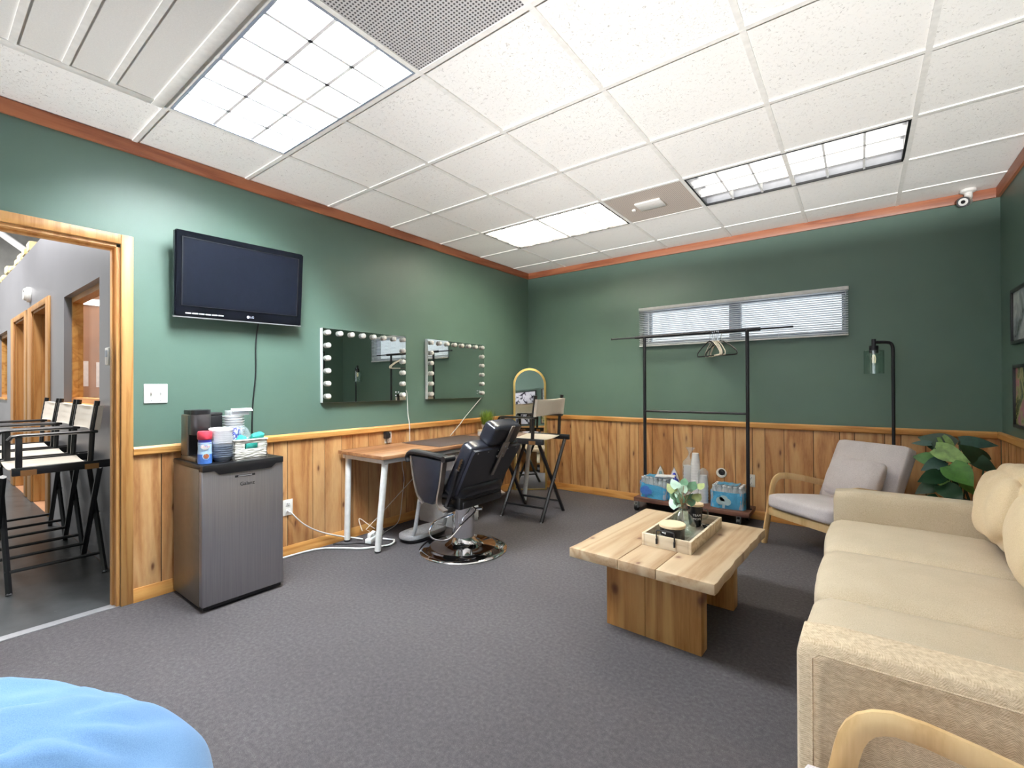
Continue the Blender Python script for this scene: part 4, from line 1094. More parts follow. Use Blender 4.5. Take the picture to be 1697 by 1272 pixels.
for i in range(12):
    for k in range(5):
        y = -.16+.32*i/11; x = -.505+.10*k/4; b.mm((x-.006, y-.004, .0655), (x+.006, y+.004, .0685))
b.build('tread', 'alu', fp)
b = MB(); b.prism([(x*1.0, y*.95) for x, y in pl], 'z', .014, .029); b.build('rubber_edge', 'black', fp)

# ------------------------------------------------------------------ arched floor mirror in the corner
e0, e1 = Vector((.070, -.372, 0)), Vector((.338, -.140, 0)); ux = (e1-e0).normalized(); nn = Vector((ux.y, -ux.x, 0)); mc = (e0+e1)/2
t = thing('arched_mirror', 'gold framed arched floor mirror leaning in the far left corner', 'mirror', mc)
hw2 = (e1-e0).length/2+.012; H = 1.447; lean = math.radians(3.2)
def am(u, v, d=0):
    return ux*u+nn*(d*math.cos(lean)-v*math.sin(lean))+Vector((0, 0, v*math.cos(lean)+d*math.sin(lean)+.002))
pts = [(-hw2, 0), (-hw2, .6)]+[(-hw2*math.cos(a), H-hw2+hw2*math.sin(a)) for a in [PI*i/28 for i in range(29)]]+[(hw2, .6), (hw2, 0)]
b = MB(); b.tube([am(u*.985, max(.008, v), .012) for u, v in pts], 0, 4, closed=True, flat=(.011, .018)); b.build('frame', 'gold', t, 30)
b = MB(); f = [b.bm.verts.new(am(u*.985, max(.008, v)*.997, .013)) for u, v in pts]; b._f(f); g = [b.bm.verts.new(am(u*.985, max(.008, v)*.997, .004)) for u, v in pts]; b._f(g[::-1])
for i in range(len(pts)): j = (i+1) % len(pts); b._f([f[j], f[i], g[i], g[j]])
b.build('glass', 'mirror', t)
b = MB(); b.tube([am(0, .75, -.005), am(0, .70, -.03)], .006); b.build('hook', 'gold', t)

# ------------------------------------------------------------------ clothes rack with what is on its deck
o = (2.07, -.21, 0)
t = thing('clothes_rack', 'black pipe clothes rack on a dark wood deck with casters', 'clothes rack', o)
b = MB(o); b.mm((1.545, -.375, .092), (2.59, -.055, .130), .004); b.build('deck', 'deckwood', t)
for x, y in ((1.575, -.36), (2.50, -.33), (1.60, -.095), (2.53, -.095)):
    b = MB(o); b.cyl((x, y, .092), (x, y, .085), .022); b.mm((x-.018, y-.026, .030), (x-.013, y+.022, .087)); b.mm((x+.013, y-.026, .030), (x+.018, y+.022, .087)); b.mm((x-.018, y-.02, .082), (x+.018, y+.02, .087)); cs = b.build('caster', 'silver', t)
    b = MB(o); b.cyl((x-.012, y-.012, .037), (x+.012, y-.012, .037), .037, seg=28); b.build('wheel', 'black', cs)
for x in (1.600, 2.553):
    b = MB(o); b.cyl((x, -.205, .130), (x, -.205, 1.742), .0155, seg=16); b.cyl((x, -.205, .130), (x, -.205, .138), .032); b.build('post', 'blackmetal', t)
b = MB(o); b.cyl((1.50, -.205, 1.742), (2.66, -.205, 1.742), .0155, seg=16); b.build('hanging_bar', 'blackmetal', t)
b = MB(o); b.cyl((1.60, -.205, .985), (2.553, -.205, .985), .0105, seg=12); b.build('cross_bar', 'blackmetal', t)
for xa, xb in ((1.235, 1.50), (2.66, 2.892)):
    b = MB(o); b.cyl((xa, -.205, 1.742), (xb, -.205, 1.742), .0085, seg=12); b.cyl((xa, -.205, 1.742), (xa+(.01 if xa < 2 else .25), -.205, 1.742), .011 if xa < 2 else .009, seg=12); b.build('end_rod', 'blackmetal', t)
# hangers (local: hook over origin, shoulders along x)
def hanger(mat):
    t = thing('clothes_hanger', '', 'hanger')
    b = MB(); b.tube([(-.016, 0, -.006), (-.0185, 0, .008), (0, 0, .0195), (.0185, 0, .008), (.016, 0, -.012), (.002, 0, -.045), (0, 0, -.085)], .0022, 6, smooth=1); b.build('hook', 'chrome', t)
    b = MB(); b.tube([(0, 0, -.083), (.03, 0, -.092), (.11, 0, -.135), (.175, 0, -.185), (.182, 0, -.205), (.178, 0, -.218), (.15, 0, -.22), (0, 0, -.22), (-.15, 0, -.22), (-.178, 0, -.218), (-.182, 0, -.205), (-.175, 0, -.185), (-.11, 0, -.135), (-.03, 0, -.092)], 0, 8, closed=True, flat=(.0035, .006)); b.build('frame', mat, t)
    return t
hb_ = hanger('black'); hw3 = hanger('canvas')
hl = [('b', 2.232, -.68, 'black velvet hanger at the left end of the bunch on the rack bar'),
      ('w', 2.255, -.98, 'white hanger bunched between the two black hangers, leftmost white one'), ('w', 2.272, -1.02, 'white hanger bunched between the two black hangers, second white one from the left'),
      ('w', 2.288, -1.06, 'white hanger bunched between the two black hangers, third white one from the left'), ('w', 2.304, -1.0, 'white hanger bunched between the two black hangers, rightmost white one'),
      ('b', 2.330, -.52, 'black velvet hanger at the right end of the bunch, facing the room')]
done = set()
for kd, x, rz, lab in hl:
    src = hb_ if kd == 'b' else hw3
    h = src if kd not in done else dup(src, (0, 0, 0)); done.add(kd)
    move(h, (x, -.205, 1.742-.0), rz); h['label'] = lab; h['group'] = 'hangers on the rack bar'
# water packs
DK = .1302
def water_pack(o, rz, sx, sy, label, torn=False):
    t = thing('water_pack', label, 'water pack', o, rz, 'shrink wrapped water packs on the rack deck')
    nx, ny = 6, 4; H = .205
    for i in range(nx):
        for j in range(ny):
            x = -sx/2+sx*(i+.5)/nx; y = -sy/2+sy*(j+.5)/ny
            if water_pack.src is None:
                r = .0245
                b = MB(); b.lathe([(0, 0), (r*.8, 0), (r, .006), (r, .05), (r*.9, .06), (r, .07), (r, .13), (r*.8, .155), (.012, .18), (.011, .19), (0, .19)], (0, 0, 0), 14); q = b.build('bottle', 'bottle', t)
                b = MB(); b.cyl((0, 0, .188), (0, 0, H-.004), .014, seg=14); c = b.build('bottle_cap', 'capwhite', q); water_pack.src = (q, c)
            else:
                q = water_pack.src[0].copy(); C.objects.link(q); q.parent = t; c = water_pack.src[1].copy(); C.objects.link(c); c.parent = q
            q.location = (x, y, .002)
    # blue printed film around the lower two thirds, clear film over the tops
    def band(z0, z1, d0, d1, mat, nm, wob=.006, tilt=0):
        b = MB(); N = 72; R = []
        for k in range(7):
            f = k/6; row = []
            for i in range(N):
                a = 2*PI*i/N; ca, sa = math.cos(a), math.sin(a)
                p = .22
                u = math.copysign(abs(ca)**(p*1.6), ca); v = math.copysign(abs(sa)**(p*1.6), sa)
                m = max(abs(u), abs(v)); 
                d = d0+(d1-d0)*f
                wv = wob*noise.noise(Vector((ca*5, sa*5, f*3+o[0])))*2+.0025*math.cos(i*PI/3)
                row.append(b.bm.verts.new(((sx/2+d+wv)*u, (sy/2+d+wv)*v, z0+(z1+tilt*ca-z0)*f)))
            R.append(row)
        for a_, c_ in zip(R, R[1:]):
            for i in range(N): j = (i+1) % N; b._f([a_[i], a_[j], c_[j], c_[i]])
        return b, R
    b, R = band(.001, .148 if not torn else .135, .004, .005, 'water', 'x', .006, 0 if not torn else -.03); wr = b.build('printed_wrap', 'water', t, 70)
    b, R = band(.150 if not torn else .137, H+.004, .005, -.035, 'clearfilm', 'x', .006, 0)
    top = R[-1]; b._f(top); b.build('clear_wrap', 'clearfilm', t, 70)
    b = MB()  # folded strip of blue print across the top
    n = 10; prev = None
    for i in range(n+1):
        x = -sx*.34+sx*.68*i/n; z = H+.006+.008*noise.noise(Vector((x*20, 1, o[0])))
        row = [b.bm.verts.new((x, yy, z+.004*math.sin(i*1.7+yy*60))) for yy in (-.075, -.03, .02, .055)]
        if prev:
            for k in range(3): b._f([prev[k], row[k], row[k+1], prev[k+1]])
        prev = row
    b.build('top_fold', 'water', t, 70)
    # pale round emblem with stem on the front face
    b = MB(); yf = -sy/2-.0145; cx = -.02 if not torn else -.06
    for (px, pz, rx, rz_) in ((cx-.028, .07, .036, .036), (cx+.028, .066, .034, .032), (cx, .093, .036, .028)):
        b._f([b.bm.verts.new((px+rx*math.cos(2*PI*i/20), yf-.0006*rx*100, pz+rz_*math.sin(2*PI*i/20))) for i in range(20)])
    b._f([b.bm.verts.new(p) for p in ((cx-.01, yf-.003, .008), (cx+.01, yf-.003, .008), (cx+.012, yf-.003, .05), (cx-.012, yf-.003, .05))])
    b.build('emblem', 'label' if not torn else 'creamblue', wr)
    return t
water_pack.src = None
water_pack((2.395, -.215, DK), 0, .27, .20, 'intact blue shrink wrapped water pack at the right end of the rack deck')
water_pack((1.735, -.235, DK), -.12, .28, .20, 'torn blue shrink wrapped water pack at the left end of the rack deck', True)
b = MB(); b.cushion((0, 0, 0), (.17, .11, .012), .006, (0, 0, .006), 14, None, .022, 14, 4); q = b.build('plastic_wrapper', 'capwhite', None, 70); move(q, (1.83, -.27, DK+.224), .3); tag(q, 'crumpled white wrapper lying on top of the torn water pack', 'wrapper')
# irons standing on their heels
def iron(o, rz, mat, label):
    t = thing('clothes_iron', label, 'iron', o, rz, 'clothes irons on the rack deck'); t.scale = (1.12, 1.12, 1.20)
    def plate(s, y0, y1, z1, nm, mt, bev):
        b = MB(); b.prism([(-.055*s, .0), (.055*s, .0), (.058*s, .06), (.045*s, .13), (.02*s, .20), (0, z1), (-.02*s, .20), (-.045*s, .13), (-.058*s, .06)], 'y', y0, y1, bev); return b.build(nm, mt, t, 50)
    plate(1, .045, .055, .238, 'soleplate', 'silver', .002); plate(.97, .012, .0445, .232, 'skirt', 'white', .006)
    b = MB(); b.cushion((0, -.012, .09), (.075, .06, .13), .028, (.0, .0, .0), 6); b.build('water_tank', mat, t, 60)
    b = MB(); b.tube([(0, -.02, .02), (0, -.075, .03), (0, -.082, .06), (0, -.075, .12), (0, -.03, .165), (0, .01, .185)], .013, 10, smooth=2); b.build('handle', mat, t)
    b = MB(); b.cyl((0, -.055, .02), (0, -.055, .0), .028, seg=16); b.build('heel', 'white', t)
    return t
iron((1.72, -.095, DK), .35, 'ironteal', 'white and grey clothes iron standing behind the torn water pack')
iron((1.868, -.115, DK), .35, 'ironblue', 'blue clothes iron standing between the torn water pack and the cups')
# cups
def cup_src(r0, r1, h):
    b = MB(); b.lathe([(0, .001), (r0, 0), (r1, h), (r1+.003, h+.001), (r1+.003, h+.004), (r1-.001, h+.003), (r0-.002, .004), (0, .004)], (0, 0, 0), 24); return b.build('paper_cup', 'paper')
src = None
for k in range(14):
    q = src.copy() if src else cup_src(.031, .042, .105)
    if src: C.objects.link(q)
    src = src or q; q.rotation_euler = (PI, 0, 0); q.location = (2.077, -.13, DK+.109+.0265*k)
    tag(q, 'upturned white cup, %s in the tall cup stack' % ORD[13-k], 'cup', 'cups in the tall stack')
for k in range(7):
    q = src.copy(); C.objects.link(q); q.rotation_euler = (0, 0, 0); q.location = (1.995, -.09, DK+.0005+.035*k)
    tag(q, 'white cup, %s in the bagged stack left of the tall one' % ORD[6-k], 'cup', 'cups in the bagged stack')
o = (1.995, -.09, DK)
b = MB(); b.lathe([(.0, .0), (.05, .0), (.052, .02), (.054, .33), (.047, .36), (.02, .40), (.012, .43), (.02, .46), (.045, .50)], (0, 0, 0), 28)
for v in b.bm.verts:
    k = noise.noise(v.co*22)*.006*(1 if v.co.z < .36 else 2.2); v.co.x += k; v.co.y += k*.6
    if v.co.z > .38: v.co.x += .02*(v.co.z-.38)/.1; v.co.y *= .5
q = b.build('plastic_sleeve', 'clearfilm', None, 70); move(q, o, .2); tag(q, 'clear plastic sleeve twisted shut above the bagged cups', 'bag')
for k in range(6):
    q = src.copy(); C.objects.link(q); q.rotation_euler = (PI, 0, 0); q.location = (2.165, -.19, DK+.109+.030*k)
    tag(q, 'white cup, %s in the short stack beside the right water pack' % ORD[5-k], 'cup', 'cups in the short stack')
b = MB(); b.lathe([(.049, .0), (.05, .02), (.047, .27), (.04, .30), (.015, .325), (.0, .327)], (0, 0, 0), 28)
for v in b.bm.verts: k = noise.noise(v.co*25)*.006; v.co.x += k; v.co.y += k
q = b.build('plastic_sleeve', 'clearfilm', None, 70); move(q, (2.165, -.19, DK), 0); tag(q, 'clear plastic bag over the short cup stack beside the right water pack', 'bag')

# ------------------------------------------------------------------ coffee table
o = (2.55, -2.275, 0)
t = thing('coffee_table', 'low pine slab coffee table with a knotty top on board legs', 'table', o, math.radians(-2.5))
r3 = random.Random(11)
def slab_edge(x, y): return x
b = MB()
xs = [-.352, -.085, .10, .352]
for k in range(3):
    b.r = (.12, .22, .18)[k]; x0, x1 = xs[k]+(.0012 if k else 0), xs[k+1]-(.0012 if k < 2 else 0)
    n = 26; A = []
    L_ = [(x0+(.010*noise.noise(Vector((y*4, 3, 0))) if k == 0 else 0), y) for y in [-.485+.955*i/n for i in range(n+1)]]
    R_ = [(x1+(.012*noise.noise(Vector((y*5, 9, 0)))+.006*noise.noise(Vector((y*17, 2, 0))) if k == 2 else 0), y) for y in [-.485+.955*i/n for i in range(n+1)]]
    b.prism(L_+R_[::-1], 'z', .375, .422, .003)
b.build('table_top', 'pine', t, 40)
for y in (-.30, .25):
    b = MB()
    for k, (a, c) in enumerate(((-.240, -.0315), (-.0295, .240))): b.r = (.55, .15)[k]; b.mm((a, y, 0), (c, y+.085, .375), .003)
    b.build('board_leg', 'pineleg', t)
# tray
o = (2.59, -2.215, .422)
TR = math.radians(-1.5)
t = thing('serving_tray', 'whitewashed wooden tray with wire handles on the coffee table', 'tray', o, TR)
tx, ty = .125, .275
b = MB(); b.mm((-tx+.012, -ty+.012, 0.0005), (tx-.012, ty-.012, .010)); b.build('tray_base', 'traybase', t)
b = MB(); h = .062
b.mm((-tx, -ty, .0005), (-tx+.014, ty, h), .002); b.mm((tx-.014, -ty, .0005), (tx, ty, h), .002); b.mm((-tx+.014, -ty, .0005), (tx-.014, -ty+.014, h), .002); b.mm((-tx+.014, ty-.014, .0005), (tx-.014, ty, h), .002); b.build('tray_rim', 'tray', t)
for s in (-1, 1):
    y = s*(ty+.004)
    b = MB(); b.tube([(-.045, y, .03), (-.045, y, .05), (-.046, y+s*.004, .085), (-.04, y, .092), (.04, y, .092), (.046, y+s*.004, .085), (.045, y, .05), (.045, y, .03)], .0032, 6, smooth=1)
    for sx in (-1, 1): b.cyl((sx*.045, y-.002, .022), (sx*.045, y-.002, .048), .005, .0055, 8)
    b.build('wire_handle', 'blackmetal', t)
TB = .4325
def on_tray(x, y): c, s = math.cos(TR), math.sin(TR); return (o[0]+c*x-s*y, o[1]+s*x+c*y, TB)
# candle with lettering
p = on_tray(-.005, -.165)
t = thing('jar_candle', 'wide smoky jar candle with a pale wooden lid at the tray front', 'candle', p)
b = MB(); b.lathe([(0, 0), (.057, 0), (.061, .005), (.062, .075), (.058, .078), (.055, .072), (.055, .01), (0, .01)], (0, 0, 0), 36); bd = b.build('jar', 'darkjar', t)
b = MB(); b.lathe([(0, .0785), (.064, .0785), (.066, .081), (.066, .092), (.063, .095), (0, .095)], (0, 0, 0), 36); b.build('lid', 'lidwood', t)
va = math.atan2(-4.787-p[1], 3.363-p[0])-.75
def wrap_text(bm_, txt, size, r, z, a0, depth=.0004):
    bm_.text(txt, size, Matrix.Identity(4), depth)
    for v in bm_.bm.verts:
        if v.tag: continue
        a = a0+v.co.x/r; rr_ = r+.0006+v.co.z; zz = z+v.co.y
        v.co = Vector((rr_*math.cos(a), rr_*math.sin(a), zz)); v.tag = True
b = MB(); wrap_text(b, 'HAPPY', .024, .062, .030, va); wrap_text(b, 'wild', .016, .062, .056, va); b.build('lettering', 'textwhite', bd, 20)
# mug
p = on_tray(.003, .185)
t = thing('lidded_mug', 'tall dark mug with white lettering and a wooden lid behind the vase', 'mug', p)
b = MB(); b.lathe([(0, 0), (.026, 0), (.032, .006), (.034, .02), (.038, .06), (.041, .105), (.041, .118), (.038, .118), (.036, .07), (.03, .012), (0, .012)], (0, 0, 0), 32); bd = b.build('body', 'darkjar', t)
b = MB(); b.lathe([(0, .1185), (.046, .1185), (.047, .122), (.046, .130), (0, .132)], (0, 0, 0), 32); b.build('lid', 'lidwood', t)
b = MB(); a = .42; b.tube([((.038)*math.cos(a), .038*math.sin(a), .095), (.058*math.cos(a), .058*math.sin(a), .10), (.072*math.cos(a), .072*math.sin(a), .078), (.066*math.cos(a), .066*math.sin(a), .05), (.036*math.cos(a), .036*math.sin(a), .035)], .0045, 8, smooth=2); b.build('handle', 'glassclear', t)
va = math.atan2(-4.787-p[1], 3.363-p[0])+.25
b = MB(); wrap_text(b, 'TEAM', .018, .0405, .070, va); wrap_text(b, 'MOM', .018, .0385, .048, va); b.build('lettering', 'textwhite', bd, 20)
p = on_tray(.075, .19)
t = thing('snuffer_dish', 'small dark glossy dish in the far corner of the tray', 'dish', p)
b = MB(); b.lathe([(0, 0), (.026, 0), (.034, .012), (.031, .013), (.024, .004), (0, .004)], (0, 0, 0), 24); b.build('dish', 'blackgloss', t)
b = MB(); b.tube([(.01, .0, .009), (-.02, .0, .014), (-.05, .005, .016)], .0025, 6); b.build('handle', 'chrome', t)
# vase and eucalyptus
p = on_tray(-.005, -.01)
t = thing('glass_vase', 'clear round bellied glass vase in the middle of the tray', 'vase', p)
b = MB(); b.lathe([(0, 0), (.048, 0), (.058, .004), (.071, .03), (.070, .055), (.052, .095), (.027, .125), (.020, .14), (.022, .158), (.027, .163), (.024, .164), (.017, .156), (.016, .14), (.023, .122), (.047, .092), (.066, .054), (.066, .032), (.053, .010), (0, .008)], (0, 0, 0), 40); b.build('vase_body', 'glassclear', t, 60)
t = thing('eucalyptus_sprig', 'eucalyptus sprig standing in the clear glass vase', 'plant', (p[0], p[1], TB+.01))
b0 = Vector((0, 0, .01)); nk = Vector((0, 0, .155))
lv = [((2.527, -2.18, .692), .07, 'eucpale', 1), ((2.508, -2.193, .668), .066, 'eucyel', 1), ((2.560, -2.154, .672), .078, 'eucpale', 0), ((2.572, -2.140, .703), .055, 'eucdark', 1), ((2.612, -2.11, .682), .068, 'eucdark', 1), ((2.648, -2.09, .678), .062, 'eucyel', 1), ((2.525, -2.177, .635), .074, 'eucdark', 1), ((2.540, -2.169, .603), .066, 'eucdark', 1), ((2.522, -2.177, .590), .085, 'eucpale', 1), ((2.603, -2.13, .607), .085, 'eucdark', 0), ((2.634, -2.10, .616), .066, 'eucyel', 1), ((2.552, -2.19, .645), .06, 'eucpale', 1), ((2.59, -2.10, .66), .06, 'eucdark', 1), ((2.57, -2.21, .625), .055, 'eucdark', 1)]
cam = Vector((3.363, -4.787, 1.241))
off = Vector((p[0], p[1], TB+.01))
b = MB(); stems = []
for c, L_, mt, st in lv:
    c = Vector(c)-off; d = Vector((c.x, c.y, 0)); base = c-d*.35-Vector((0, 0, .02)); stems.append(base)
    b.tube([b0+d*.1, nk*.8, nk+d*.1, (nk+base)/2+d*.05+Vector((0, 0, .02)), base], .0016, 5, smooth=1)
b.build('stem', 'stem', t)
for k, (c, L_, mt, st) in enumerate(lv):
    c = Vector(c)-off; base = stems[k]; d = (c-base).normalized(); tc = (cam-off-c).normalized()
    n_ = (tc+Vector((rnd.uniform(-.5, .5), rnd.uniform(-.5, .5), rnd.uniform(-.1, .8)))).normalized()
    b = MB(); b.leaf(c-d*L_*.5, d+Vector((0, 0, .15)), n_, L_, L_*.8, .12, .05, .1); b.build('leaf', mt, t, 60)

# ------------------------------------------------------------------ sofa
o = (3.70, -2.37, 0)
t = thing('sofa', 'long beige three seat sofa along the right wall', 'sofa', o)
SX0, SX1, SY0, SY1 = 3.235, 4.135, -3.445, -1.295
b = MB(o); b.mm((SX0+.03, SY0+.05, .10), (SX1-.02, SY1-.05, .30), .02); b.build('base', 'sofaseat', t)
b = MB(o); b.cushion((SX1-.03, (SY0+SY1)/2, .40), (.09, SY1-SY0-.04, .62), .05, (0, 0, 0), 8); b.build('back_frame', 'sofaseat', t, 60)
for y, mt in ((SY0+.075, 'sofaarm'), (SY1-.075, 'sofaseat')):
    b = MB(o); b.cushion(((SX0+SX1)/2-.005, y, .355), (SX1-SX0, .15, .52), .032, (0, .008, .004), 10); ar = b.build('arm', mt, t, 60)
    b = MB(o); s = -1 if y < -3 else 1
    yy = y+s*.0765
    b.tube([(SX0+.03, yy, .12), (SX0+.03, yy, .575), (SX0+.045, yy, .588), (SX1-.03, yy, .588)], .0022, 5); b.build('seam', 'sofaarm', ar)
ys = [SY0+.152, -2.68, -2.07, SY1-.152]
for k in range(3):
    b = MB(o); b.cushion(((SX0+3.92)/2-.012, (ys[k]+ys[k+1])/2, .375), (3.92-SX0+.01, ys[k+1]-ys[k]-.004, .165), .055, (.015, 0, .022), 12, None, .003, 5, k); b.build('seat_cushion', 'sofaseat', t, 60)
for x in (SX0+.08, SX1-.08):
    for y in (SY0+.08, SY1-.08):
        b = MB(o); b.cyl((x, y, 0), (x, y, .11), .022, .03); b.build('leg', 'blackwood', t)
# loose back pillows, each lifted off by hand: things of their own
for k, (y, wid, lab, sd, ry) in enumerate(((-1.755, .58, 'wrinkled beige back pillow at the far end of the sofa', 2, .16), (-2.375, .60, 'plump beige back pillow in the middle of the sofa', 9, .12), (-2.985, .60, 'beige back pillow at the near end of the sofa', 15, .12))):
    b = MB(); b.cushion((0, 0, 0), (.17, wid, .37), .07, (.055, .0, .012), 26, None, .022 if k == 0 else .010, 7 if k == 0 else 4, sd, .22)
    q = b.build('back_pillow', 'pillow', None, 80); q.location = (3.925, y, .677); q.rotation_euler = (-.10 if k == 0 else 0, ry, 0)
    tag(q, lab, 'pillow', 'loose back pillows on the sofa')

# ------------------------------------------------------------------ armchairs
def armchair(label):
    t = thing('armchair', label, 'chair', group=None)
    for s in (-1, 1):
        b = MB(); x = s*.292
        b.tube([(s*.305, -.365, 0), (s*.297, -.335, .20), (x, -.30, .41), (x, -.285, .47), (x, -.255, .508), (x, -.20, .525), (x, -.05, .503), (x, .14, .46), (x, .36, .41)], 0, 8, flat=(.026, .015), smooth=1); b.build('arm_leg', 'bentwood', t)
        b = MB(); b.tube([(s*.275, .10, .31), (s*.285, .26, .20), (s*.305, .42, 0)], 0, 8, flat=(.024, .016), smooth=1); b.build('rear_leg', 'bentwood', t)
        b = MB(); b.tube([(s*.265, -.34, .265), (s*.265, .16, .215)], 0, 4, flat=(.016, .032)); b.build('side_rail', 'bentwood', t)
        b = MB(); b.tube([(s*.19, .15, .22), (s*.19, .28, .42), (s*.19, .42, .70)], 0, 4, flat=(.016, .018)); b.build('back_post', 'bentwood', t)
    b = MB(); b.box((0, -.335, .255), (.56, .024, .055), .004); b.build('seat_front_rail', 'bentwood', t)
    b = MB(); b.box((0, .15, .215), (.53, .024, .05), .004); b.build('seat_cross_rail', 'bentwood', t)
    b = MB(); b.cushion((0, -.085, .325), (.52, .60, .115), .035, (.004, 0, .012), 10, Matrix.Rotation(math.radians(5), 3, 'X').transposed()); b.build('seat', 'greyfab', t, 60)
    a = math.radians(-26)
    b = MB(); b.cushion((0, .290, .545), (.545, .115, .53), .035, (.0, .008, 0), 10, Matrix.Rotation(a, 3, 'X')); b.build('backrest', 'greyfab', t, 60)
    return t
TH = math.radians(-36.9)
a1 = armchair('grey upholstered armchair with bentwood arms beside the floor lamp'); move(a1, (3.213, -.579, 0), TH)
a2 = dup(a1, (3.63, -3.808, 0), -PI/2, 'grey armchair whose pale wooden arm shows before the near end of the sofa')
a1['group'] = a2['group'] = 'bentwood armchairs'
c_, s_ = math.cos(TH), math.sin(TH)
def arml(x, y): return (3.213+c_*x-s_*y, -.579+s_*x+c_*y)
b = MB(); b.cushion((0, 0, 0), (.40, .10, .30), .04, (.0, .03, 0), 14, None, .004, 8, 3, .14); q = b.build('throw_cushion', 'greyfab', None, 80)
xy = arml(.045, .115); q.location = (xy[0], xy[1], .545); q.rotation_euler = (math.radians(-26), 0, TH); tag(q, 'grey cushion leaning on the back of the armchair beside the floor lamp', 'cushion')

# ------------------------------------------------------------------ floor lamp
o = (3.567, -.15, 0)
t = thing('floor_lamp', 'black floor lamp with a clear glass cylinder shade', 'lamp', o)
b = MB(); b.lathe([(0, 0), (.125, 0), (.128, .004), (.125, .018), (.03, .022), (0, .022)], (0, 0, 0), 40); b.build('base', 'blackmetal', t)
sc = Vector((-.118, -.045, 0))
b = MB(); b.tube([(0, 0, .02), (0, 0, 1.45), (0, 0, 1.53), (-.01, -.004, 1.565), (-.035, -.013, 1.575), sc+Vector((0, 0, 1.575))], .0115, 12, smooth=2); b.build('pole', 'blackmetal', t)
b = MB(); b.cyl(sc+Vector((0, 0, 1.545)), sc+Vector((0, 0, 1.600)), .014, seg=16); b.cyl(sc+Vector((0, 0, 1.49)), sc+Vector((0, 0, 1.548)), .029, seg=24); b.build('socket', 'blackmetal', t)
b = MB(); b.lathe([(.028, 1.512), (.062, 1.512), (.065, 1.508), (.065, 1.33), (.062, 1.33), (.062, 1.506), (.028, 1.509)], sc, 40); b.build('glass_shade', 'glassclear', t)
b = MB(); b.lathe([(.012, 1.49), (.014, 1.475), (.026, 1.45), (.029, 1.43), (.024, 1.41), (.010, 1.398), (0, 1.396)], sc, 24); bu = b.build('bulb', 'glassclear', t)
b = MB()
for k in range(4):
    a = PI/2*k; b.tube([sc+Vector((.005*math.cos(a), .005*math.sin(a), 1.478)), sc+Vector((.011*math.cos(a), .011*math.sin(a), 1.45)), sc+Vector((.008*math.cos(a), .008*math.sin(a), 1.415))], .0013, 5)
b.build('filament', 'filament', bu)

# ------------------------------------------------------------------ big leafed plant in the corner
o = (3.97, -.42, 0)
t = thing('potted_plant', 'large leafed green pothos plant in the far right corner', 'plant', o)
b = MB(); b.lathe([(0, 0), (.12, 0), (.155, .26), (.165, .28), (.15, .28), (.14, .25), (0, .25)], (0, 0, 0), 32); b.build('pot', 'terra', t)
b = MB(); b.cyl((0, 0, .245), (0, 0, .262), .143, seg=24); b.build('soil', 'terra', t)
PL = [((3.79, -.33, .835), .20, 'leafdark', (-.75, .1, .25), .9), ((3.71, -.36, .822), .11, 'leafblue', (-1, 0, .0), .5), ((3.855, -.37, .815), .14, 'leaflight', (.4, -.1, -.6), .6), ((3.85, -.55, .772), .19, 'leaflight', (.8, -.3, -.35), .75),
      ((4.02, -.27, .835), .20, 'leafblue', (1, 0, -.08), .5), ((3.975, -.36, .768), .18, 'leafdark', (-.5, -.2, .45), .75), ((4.03, -.36, .70), .19, 'leafdark', (.75, -.2, -.6), .6), ((3.715, -.45, .725), .12, 'leafmid', (-.9, 0, .1), .9),
      ((3.755, -.52, .688), .15, 'leafblue', (-.6, -.3, -.35), .7), ((3.80, -.50, .652), .13, 'leafblue', (.7, -.3, -.2), .65), ((3.885, -.62, .652), .17, 'leafmid', (.5, -.4, -.5), 1.1), ((3.74, -.58, .61), .16, 'leafdark', (-.6, -.4, -.2), .8),
      ((3.84, -.62, .525), .18, 'leafdark', (.3, -.6, -.3), .85), ((3.935, -.50, .555), .13, 'leafmid', (.6, 0, -.7), .6), ((3.812, -.52, .57), .11, 'leaflight', (.0, -.6, -.5), .7), ((3.72, -.50, .52), .14, 'leafdark', (-.7, -.3, -.4), .8),
      ((3.80, -.38, .735), .10, 'leafdark', (-.4, .1, -.1), .7), ((3.92, -.40, .60), .13, 'leafdark', (.4, .2, -.3), .8), ((3.74, -.58, .43), .16, 'leafdark', (-.5, -.5, -.4), .8), ((3.90, -.62, .43), .16, 'leafdark', (.2, -.7, -.4), .8)]
b = MB(o)
for c, L_, mt, d, wf_ in PL:
    c = Vector(c); d = Vector(d).normalized(); base = c-d*L_*.5; r_ = Vector((o[0]+rnd.uniform(-.06, .06), o[1]+rnd.uniform(-.06, .06), .25))
    b.tube([r_, (r_*.4+base*.6)+Vector((0, 0, .08)), base], .005, 6, smooth=2)
b.build('stem', 'leafdark', t)
for c, L_, mt, d, wf_ in PL:
    c = Vector(c); d = Vector(d).normalized(); tc = (cam-c).normalized()
    n_ = (tc*.9+Vector((rnd.uniform(-.25, .25), rnd.uniform(-.2, .1), rnd.uniform(.2, .6)))).normalized()
    b = MB(o); b.leaf(c-d*L_*.5, d, n_, L_, L_*.85*max(.5, wf_), .12, .06, .10); b.build('leaf', mt, t, 60)

